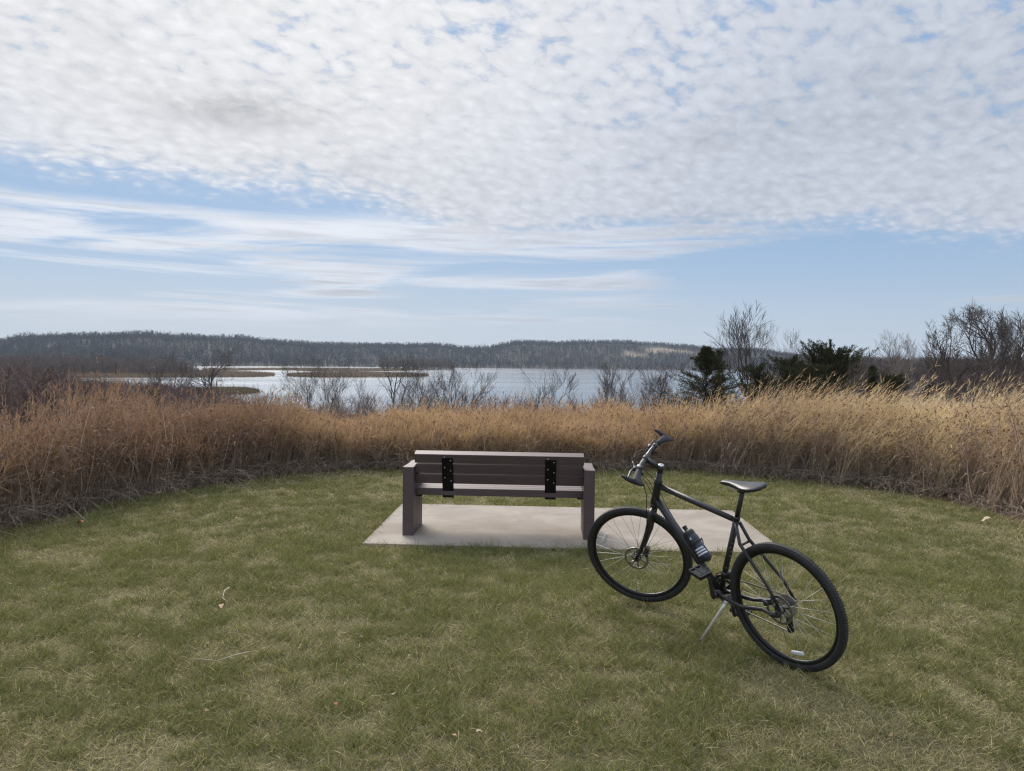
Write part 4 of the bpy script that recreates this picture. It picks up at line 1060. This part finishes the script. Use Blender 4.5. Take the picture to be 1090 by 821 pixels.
    ck.tube([bb + V((0, -0.064, 0)) + dl * 0.014, bb + V((0, -0.066, 0)), bb + V((0, -0.074, 0)) - dl * CL * 0.5, bb + V((0, -0.082, 0)) - dl * CL, bb + V((0, -0.082, 0)) - dl * (CL + 0.012)], [0.012, 0.017, 0.0125, 0.0135, 0.009], 10, flat=((0, 1, 0), 0.6))
    ck.tube([bb + V((0, -0.036, 0)), bb + V((0, -0.068, 0))], 0.015, 14)
    crank = ck.build('crankset', m_dalu, t)
    Ib = Matrix.Translation(bb)
    cg = MB()
    for r0, y0 in ((0.088, -0.050), (0.066, -0.043)):
        n_ = 96; pf = []
        cg.lathe([(r0 - 0.014, y0 - 0.0015), (r0, y0 - 0.0015), (r0, y0 + 0.0015), (r0 - 0.014, y0 + 0.0015)], 60, Ib, closed=True, smooth=False)
        for k in range(44):
            an = 2 * math.pi * k / 44; cg.box(bb + V((math.cos(an) * (r0 + 0.002), y0, math.sin(an) * (r0 + 0.002))), (0.005, 0.002, 0.005), Matrix.Rotation(-an, 3, 'Y'))
    for k in range(4):
        an = R_(45 + 90 * k); cg.tube([bb + V((0, -0.050, 0)), bb + V((math.cos(an) * 0.078, -0.050, math.sin(an) * 0.078))], [0.012, 0.007], 8, flat=((0, 1, 0), 0.4))
    cg.build('chainring', m_dalu, crank)
    cg = MB(); cg.lathe([(0.093, -0.056), (0.099, -0.056), (0.099, -0.058), (0.093, -0.058)], 60, Ib, closed=True); cg.build('chain_guard', m_cable, crank)
    for s in (1, -1):
        pc = bb + V((0, s * 0.078, 0)) + dl * CL * s
        pd = MB(); pd.tube([pc, pc + V((0, s * 0.100, 0))], 0.0075, 8)
        Mp = Matrix.Rotation(R_(-14), 3, 'Y')
        for xx_ in (-0.040, 0.040): pd.box(pc + Mp @ V((xx_, s * 0.062, 0)), (0.012, 0.090, 0.024), Mp, bev=0.003)
        for yy_ in (0.020, 0.062, 0.104): pd.box(pc + Mp @ V((0, s * yy_, 0)), (0.080, 0.010, 0.020), Mp, bev=0.003)
        pd.box(pc + Mp @ V((0, s * 0.062, 0)), (0.055, 0.080, 0.014), Mp, bev=0.003); pd.build('pedal', m_cable, t)
    # ---- chain and derailleurs
    ch = MB(); y0 = -0.046; rc, rr_ = 0.088, 0.040
    dpos = rear + V((0.015, 0, -0.085)); dp2 = rear + V((0.005, 0, -0.150))
    path = []
    for k in range(13): an = R_(100 - 200 * k / 12); path.append(bb + V((math.cos(an) * rc, y0, math.sin(an) * rc)))
    path.append(dp2 + V((0.006, y0 + 0.004, -0.018))); path.append(dp2 + V((-0.020, y0 + 0.004, -0.002))); path.append(dpos + V((0.010, y0 + 0.004, -0.006))); path.append(dpos + V((0.022, y0 + 0.004, 0.012)))
    for k in range(9): an = R_(-60 - 220 * k / 8); path.append(rear + V((math.cos(an) * rr_, y0 + 0.002, math.sin(an) * rr_)))
    path.append(path[0]); ch.tube(path, 0.0045, 6, cap=False, flat=((0, 1, 0), 0.8)); ch.build('chain', m_chain, t)
    rd = MB()
    rd.tube([rear + V((-0.004, -0.072, -0.006)), rear + V((0.006, -0.078, -0.045)), rear + V((0.016, -0.066, -0.085))], [0.013, 0.014, 0.013], 10)
    for p_ in (dpos, dp2): rd.lathe([(0.004, y0 + 0.010), (0.020, y0 + 0.010), (0.020, y0), (0.004, y0)], 22, Matrix.Translation(p_), closed=True, smooth=False)
    for yy_ in (y0 + 0.012, y0 - 0.006): rd.tube([dpos + V((0, yy_, 0.012)), dp2 + V((0, yy_, -0.014))], 0.013, 8, flat=((0, 1, 0), 0.2))
    rd.tube([rear + V((0, -0.066, 0)), rear + V((0, -0.092, 0))], 0.010, 10)
    rd.build('rear_derailleur', m_cable, t)
    fd = MB(); fd.box(bb + V((-0.035, -0.046, 0.085)), (0.085, 0.022, 0.018), Matrix.Rotation(R_(12), 3, 'Y'), bev=0.004); fd.tube([bb + st * 0.12, bb + st * 0.15], 0.021, 12); fd.box(bb + st * 0.125 + V((-0.012, -0.026, 0.0)), (0.03, 0.03, 0.035), bev=0.006)
    fd.build('front_derailleur', m_dalu, t)
    # ---- seatpost and saddle
    SP = bb + st * ((0.945 - bb.z) / st.z)
    p_ = MB(); p_.tube([stt - st * 0.03, SP], 0.0136, 12); p_.box(SP + V((0, 0, 0.004)), (0.046, 0.036, 0.018), bev=0.005); p_.build('seatpost', m_frame, t)
    sd = MB(); n_ = 15; k_ = 16; VV = []; L0, L1 = -0.130, 0.148
    for i in range(n_):
        u = i / (n_ - 1); xx_ = L0 + (L1 - L0) * u
        hw = np.interp(u, [0, 0.05, 0.16, 0.30, 0.48, 0.7, 0.92, 1.0], [0.038, 0.062, 0.075, 0.070, 0.046, 0.026, 0.020, 0.009])
        zc = np.interp(u, [0, 0.12, 0.4, 0.7, 0.92, 1.0], [0.062, 0.058, 0.049, 0.049, 0.046, 0.036])
        th = np.interp(u, [0, 0.2, 0.5, 0.9, 1.0], [0.018, 0.030, 0.030, 0.022, 0.010])
        for j in range(k_):
            an = 2 * math.pi * j / k_; cc, ss = math.cos(an), math.sin(an)
            zz_ = th * (0.42 * ss if ss > 0 else 0.95 * ss * (0.5 + 0.5 * abs(cc) ** 0.5))
            if ss > 0.55: zz_ -= 0.004 * math.exp(-(cc / 0.25) ** 2)
            VV.append(SP + V((xx_, hw * (abs(cc) ** 0.8) * (1 if cc > 0 else -1), zc - 0.012 + zz_)))
    FF = [(i * k_ + j, i * k_ + (j + 1) % k_, (i + 1) * k_ + (j + 1) % k_, (i + 1) * k_ + j) for i in range(n_ - 1) for j in range(k_)] + [tuple(range(k_)), tuple((n_ - 1) * k_ + j for j in range(k_))]
    sd.add(VV, FF); sad = sd.build('saddle', m_sadd, t)
    ra = MB()
    for s in (-1, 1): ra.tube([SP + V((0.125, s * 0.010, 0.028)), SP + V((0.06, s * 0.020, 0.012)), SP + V((-0.05, s * 0.022, 0.012)), SP + V((-0.115, s * 0.034, 0.040))], 0.0035, 6)
    ra.build('saddle_rails', m_alu, sad)
    # ---- cockpit
    s_ = MB(); s_.tube([htt, htt + ax * 0.004, top - ax * 0.045], [0.0255, 0.019, 0.0185], 16); s_.tube([top - ax * 0.045, top], 0.0195, 16)
    clamp = top - ax * 0.022 + pr * 0.100 + ax * 0.036
    s_.tube([top - ax * 0.022, clamp], [0.0185, 0.0165], 12); s_.tube([clamp + V((0, -0.022, 0)), clamp + V((0, 0.022, 0))], 0.0205, 14)
    stem = s_.map(sf).build('stem', m_frame, t)
    tc_ = MB(); tc_.tube([top, top + ax * 0.004, top + ax * 0.006], [0.0185, 0.018, 0.012], 16); tc_.tube([top + ax * 0.005, top + ax * 0.009], 0.005, 8); tc_.map(sf).build('top_cap', m_alu, stem)
    hb_ = MB(); HBW = 0.315
    pt = []
    for y_ in np.linspace(-1, 1, 21):
        w = abs(y_) * HBW; rise = 0.016 * float(sst(w, 0.05, 0.13)); back = -0.14 * max(w - 0.09, 0)
        pt.append(clamp + V((0, y_ * HBW, 0)) + ax * rise + pr * back)
    hb_.tube(pt, [0.011 if abs(y_) > 0.25 else 0.0155 for y_ in np.linspace(-1, 1, 21)], 12)
    bar = hb_.map(sf).build('handlebar', m_frame, t)
    def barp(y_):
        w = abs(y_); return clamp + V((0, y_, 0)) + ax * (0.016 * float(sst(w, 0.05, 0.13))) + pr * (-0.14 * max(w - 0.09, 0))
    for s in (1, -1):
        gp = MB(); ys_ = [0.190, 0.198, 0.23, 0.26, 0.285, 0.305, 0.318, 0.322]
        wing = [0, 0, 0.004, 0.012, 0.024, 0.034, 0.030, 0.015]; rr2 = [0.0155, 0.0165, 0.0165, 0.0165, 0.016, 0.015, 0.013, 0.008]
        kk = 14; VV = []
        for yv, wg, r2 in zip(ys_, wing, rr2):
            o = barp(s * yv)
            for j in range(kk):
                an = 2 * math.pi * j / kk; a_, b_ = math.cos(an), math.sin(an)
                ba = -pr if True else pr
                VV.append(o + (-pr) * (a_ * r2 + (wg * 1.4 if a_ > 0 else 0) * abs(a_)) + ax * (b_ * r2 * (1 - 0.45 * max(a_, 0) * min(wg / 0.02, 1))) - ax * (wg * 0.25 * max(a_, 0)))
        FF = [(i * kk + j, i * kk + (j + 1) % kk, (i + 1) * kk + (j + 1) % kk, (i + 1) * kk + j) for i in range(len(ys_) - 1) for j in range(kk)] + [tuple(range(kk)), tuple((len(ys_) - 1) * kk + j for j in range(kk))]
        gp.add(VV, FF)
        e0 = barp(s * 0.322)                              # stub bar end reaching forward
        gp.tube([e0 - V((0, s * 0.018, 0)), e0 - V((0, s * 0.006, 0)) + pr * 0.018 + ax * 0.003, e0 + pr * 0.050 + ax * 0.014, e0 + pr * 0.078 + ax * 0.022], [0.0155, 0.0145, 0.012, 0.008], 10)
        gp.map(sf).build('grip', m_grip, bar)
        lv = MB(); o = barp(s * 0.155)
        lv.tube([o + V((0, -s * 0.012, 0)), o + V((0, s * 0.014, 0))], 0.0165, 12)
        lv.tube([o, o + pr * 0.030 - ax * 0.010, o + pr * 0.036 - ax * 0.014 + V((0, -s * 0.03, 0))], [0.010, 0.011, 0.008], 10)
        b1 = o + pr * 0.034 - ax * 0.012
        lv.tube([b1, b1 + V((0, s * 0.03, 0)) + pr * 0.008 - ax * 0.006, b1 + V((0, s * 0.08, 0)) + pr * 0.002 - ax * 0.012, b1 + V((0, s * 0.125, 0)) + pr * 0.006 - ax * 0.014], [0.007, 0.0075, 0.006, 0.006], 8, flat=(tuple(ax), 0.7))
        lv.map(sf).build('brake_lever', m_dalu, bar)
        sh = MB(); o = barp(s * 0.128)
        sh.box(o - ax * 0.024 + pr * 0.012, (0.050, 0.036, 0.026), Matrix.Rotation(-0.3, 3, 'Y'), bev=0.008)
        sh.tube([o - ax * 0.03, o - ax * 0.036 - pr * 0.030 + V((0, s * 0.022, 0))], [0.006, 0.004], 8)
        sh.map(sf).build('shifter', m_cable, bar)
    bl = MB(); o = barp(0.172) + ax * 0.024 + pr * 0.004                # small silver bell beside the left grip
    Mbell = Matrix.Translation(o) @ ax.to_track_quat('Y', 'Z').to_matrix().to_4x4()
    bl.lathe([(0.012, -0.006), (0.012, -0.001), (0.0105, 0.004), (0.0065, 0.008), (0.002, 0.009)], 20, Mbell, caps=True)
    bl.map(sf).build('bell', m_alu, bar)
    cb = MB()
    def cable(pts, r=0.0024):
        P = [V(p) for p in pts]; out = []
        n2 = len(P)
        for i in range(n2 - 1):
            p0, p1, p2, p3 = P[max(i - 1, 0)], P[i], P[i + 1], P[min(i + 2, n2 - 1)]
            for k in range(8):
                u = k / 8; out.append(0.5 * ((2 * p1) + (p2 - p0) * u + (2 * p0 - 5 * p1 + 4 * p2 - p3) * u * u + (3 * p1 - p0 - 3 * p2 + p3) * u ** 3))
        out.append(P[-1]); cb.tube(out, r, 6)
    lvL, lvR = barp(0.13) + pr * 0.036 - ax * 0.014, barp(-0.13) + pr * 0.036 - ax * 0.014
    fcal = axo.lerp(crown, 0.20) + V((-0.035, 0.055, 0.03)) + pr * 0.02
    cable([sf(lvL), sf(clamp + pr * 0.055 + V((0, 0.05, 0)) - ax * 0.02), sf(crown + pr * 0.06 + ax * 0.1 + V((0, 0.03, 0))), sf(crown + pr * 0.028 + V((0, 0.055, 0)) - ax * 0.03), sf(axo.lerp(crown, 0.55) + V((0, 0.066, 0))), sf(fcal)])
    dts = dtf.lerp(bb, 0.12) + V((0, 0.022, 0))
    cable([sf(lvR), sf(clamp + pr * 0.075 + V((0, -0.04, 0)) - ax * 0.01), sf(clamp + pr * 0.06 + V((0, 0.03, 0)) - ax * 0.06), sf(htt + pr * 0.04 + V((0, 0.05, 0))), dts + V((0.02, 0.012, 0.05)), dts, dtf.lerp(bb, 0.5) + V((0, 0.025, 0))])
    cable([sf(barp(0.115) + pr * 0.02 - ax * 0.03), sf(clamp + pr * 0.07 + V((0, 0.02, 0)) - ax * 0.03), sf(htt + pr * 0.045 + V((0, -0.035, 0)) - ax * 0.02), dts + V((0.01, -0.05, 0.03)), dtf.lerp(bb, 0.3) + V((0, -0.026, 0))])
    cable([sf(barp(-0.115) + pr * 0.02 - ax * 0.03), sf(clamp + pr * 0.08 + V((0, -0.02, 0)) - ax * 0.045), sf(htt + pr * 0.05 + V((0, 0.035, 0)) - ax * 0.04), dts + V((0.015, 0.006, 0.03)), dtf.lerp(bb, 0.35) + V((0, 0.026, 0.004))])
    cb.build('cables', m_cable, t)
    # ---- kickstand
    Minv = t.matrix_world.inverted(); foot = Minv @ on_z(744.5, 684.5, 0.028)
    k0 = bb + V((-0.070, 0.030, -0.016)); kp = bb + V((-0.066, 0.046, -0.032))
    ks = MB(); ks.tube([k0 + V((0, -0.030, 0.004)), k0, kp], [0.013, 0.015, 0.014], 12)
    ks.tube([kp, kp.lerp(foot, 0.12), foot], [0.0105, 0.0088, 0.0075], 10); kst = ks.build('kickstand', simple('polished_alloy', (0.80, 0.79, 0.76), 0.4, 0.35, var=0.05), t)
    ft = MB(); ft.tube([kp.lerp(foot, 0.93), foot, foot + (foot - kp).normalized() * 0.012], [0.009, 0.010, 0.008], 10); ft.build('kickstand_foot', m_cable, kst)
    # ---- bottle cage and bottle
    dd = (bb - dtf).normalized(); nn = V((-dd.z, 0, dd.x)); nn = nn if nn.x < 0 else -nn
    nn = V((dd.z, 0, -dd.x)); nn = nn if (nn.z > 0) else -nn
    b0 = dtf + dd * 0.478; bax = -dd; off = nn * 0.064
    cg = MB(); rcg = 0.0385
    for s in (-1, 1):
        P = []
        for u in np.linspace(0, 1, 9): P.append(b0 + off + bax * (0.01 + 0.115 * u) + nn * (-0.034 + 0.058 * u) + V((0, s * (0.016 + 0.026 * math.sin(u * math.pi * 0.6)), 0)))
        cg.tube(P, 0.003, 6)
    P = []
    for u in np.linspace(-0.78, 0.78, 13): P.append(b0 + off + bax * 0.118 + nn * (0.0405 * math.cos(u * math.pi)) * 1 + V((0, 0.0405 * math.sin(u * math.pi), 0)))
    cg.tube(P, 0.0032, 6); cg.tube([b0 + off + bax * 0.01 - nn * 0.036, b0 + off - bax * 0.006, b0 + off - bax * 0.006 + nn * 0.03], 0.0035, 6)
    cg.tube([b0 + nn * 0.022 + bax * 0.0, b0 + nn * 0.022 + bax * 0.12], 0.006, 6)
    cg.build('bottle_cage', m_cable, t)
    MW = t.matrix_world
    bo = MW @ (b0 + off); bd = (MW.to_3x3() @ bax).normalized()
    nrm = (MW.to_3x3() @ nn).normalized(); sid = (MW.to_3x3() @ V((0, 1, 0))).normalized()
    bt = empty('water_bottle'); tag(bt, 'dark navy water bottle with white stripes held on the bicycle frame', 'bottle')
    Mw = Matrix((sid, bd, sid.cross(bd))).transposed().to_4x4(); bt.matrix_world = Matrix.Translation(bo) @ Mw   # local y along the bottle
    m_bot = simple('navy_bottle_plastic', (0.012, 0.016, 0.026), 0.32, var=0.1, coat=0.2)
    bm_ = MB(); bm_.lathe([(0.001, 0.0), (0.031, 0.0), (0.0355, 0.005), (0.0365, 0.03), (0.0365, 0.090), (0.034, 0.098), (0.034, 0.104), (0.0365, 0.112), (0.0365, 0.150), (0.033, 0.165), (0.0315, 0.172)], 36, None); body = bm_.build('body', m_bot, bt)
    cp_ = MB(); cp_.lathe([(0.0335, 0.168), (0.034, 0.172), (0.034, 0.188), (0.030, 0.197), (0.016, 0.205), (0.012, 0.207), (0.012, 0.222), (0.014, 0.224), (0.014, 0.232), (0.009, 0.236), (0.001, 0.236)], 32, None); cp_.build('cap', m_cable, bt)
    m_wh = simple('white_print', (0.62, 0.64, 0.68), 0.4, var=0.08)
    def patch(y0_, y1_, a0, a1, skew=0.0, r0=0.0369):
        
        n3 = 10; VV = []
        for i in range(n3 + 1):
            an = a0 + (a1 - a0) * i / n3
            for yv in (y0_, y1_): VV.append(V((r0 * math.cos(an), yv + skew * (i / n3), r0 * math.sin(an))))
        pr_.add(VV, [(2 * i, 2 * i + 1, 2 * i + 3, 2 * i + 2) for i in range(n3)])
    lc = bt.matrix_world.inverted() @ V((0, 0, CAM_H)); A0 = math.atan2(lc.z, lc.x) + 0.1
    for k in range(3): pr_ = MB(); patch(0.034 + k * 0.017, 0.044 + k * 0.017, A0 - 1.05 + 0.10 * k, A0 + 0.85, 0.004); pr_.build('stripe', m_wh, body)
    pr_ = MB()
    for k in range(3):                                    # little slanted three-bar mark higher up
        h_ = 0.006 + 0.005 * k; patch(0.140, 0.140 + h_, A0 + 0.28 - 0.13 * k, A0 + 0.38 - 0.13 * k, 0.003)
    pr_.build('emblem', m_wh, body)
bicycle()

# ------------------------------------------------------------------ small things lying on the lawn
m_straw = simple('dry_stem', (0.34, 0.29, 0.19), 0.7, var=0.2)
m_leaf = simple('dry_leaf', (0.44, 0.30, 0.18), 0.8, var=0.3, scale=60)
m_pale = simple('pale_leaf', (0.42, 0.33, 0.22), 0.8, var=0.2, scale=60)
m_red = simple('red_leaf', (0.40, 0.09, 0.05), 0.7, var=0.3, scale=60)
def stalk(px_pts, label, r=0.005):
    P = [on_z(a, b_, 0.0) for a, b_ in px_pts]; c = P[0]
    q = MB(); q.tube([V_ - c + Vector((0, 0, float(H(V_.x, V_.y)) + 0.046 + 0.010 * math.sin(i * 2.2))) for i, V_ in enumerate(P)], [r * (1 - 0.6 * i / len(P)) for i in range(len(P))], 6)
    o = q.build('dry_stalk', m_straw); o.location = c; tag(o, label, 'stalk', 'dry stalks on the lawn')
stalk([(266, 702), (250, 707), (232, 710), (214, 711), (200, 712)], 'long pale dry stalk lying on the lawn at lower left', 0.0038)
stalk([(244, 632), (239, 637), (237, 642), (239, 646), (243, 648)], 'short curled pale stalk lying on the lawn below the left grass edge', 0.004)
def leaf(px, py, label, mat, size, seed):
    r = random.Random(seed); c = on_z(px, py, 0.0); n_ = 8; VV = []
    for i in range(n_ + 1):
        u = i / n_; w = size * 0.34 * math.sin(math.pi * min(u * 0.95 + 0.03, 1)) ** 0.7 * (1 if i % 2 else 0.8)
        zz_ = 0.25 * size * math.sin(u * 3.0 + r.random())
        VV += [Vector((size * (u - 0.5), -w, zz_ + 0.3 * w)), Vector((size * (u - 0.5), 0, zz_)), Vector((size * (u - 0.5), w, zz_ + 0.4 * w))]
    FF = []
    for i in range(n_): FF += [(3 * i, 3 * i + 1, 3 * i + 4, 3 * i + 3), (3 * i + 1, 3 * i + 2, 3 * i + 5, 3 * i + 4)]
    q = MB(); q.add(VV, FF); o = q.build('fallen_leaf', mat); o.location = (c.x, c.y, float(H(c.x, c.y)) + 0.04); o.rotation_euler = (r.uniform(-0.3, 0.3), r.uniform(-0.3, 0.3), r.uniform(0, 6.28))
    tag(o, label, 'leaf', 'fallen leaves on the lawn')
leaf(1050, 558, 'pale tan leaf on the grass near the right edge of the photo', m_pale, 0.10, 1)
leaf(1008, 546, 'small pale leaf left of the larger one by the right grass edge', m_pale, 0.07, 2)
leaf(86, 562, 'small red leaf at the left foot of the tall grass', m_red, 0.07, 3)
leaf(358, 759, 'tiny red leaf in the foreground lawn at lower left', m_red, 0.03, 4)
leaf(510, 790, 'curled pale leaf in the foreground lawn below the bench', m_pale, 0.035, 5)
leaf(236, 652, 'brown leaf lying just under the short curled stalk', m_leaf, 0.05, 6)
leaf(170, 531, 'brown curled leaf at the edge of the left tall grass', m_leaf, 0.09, 7)
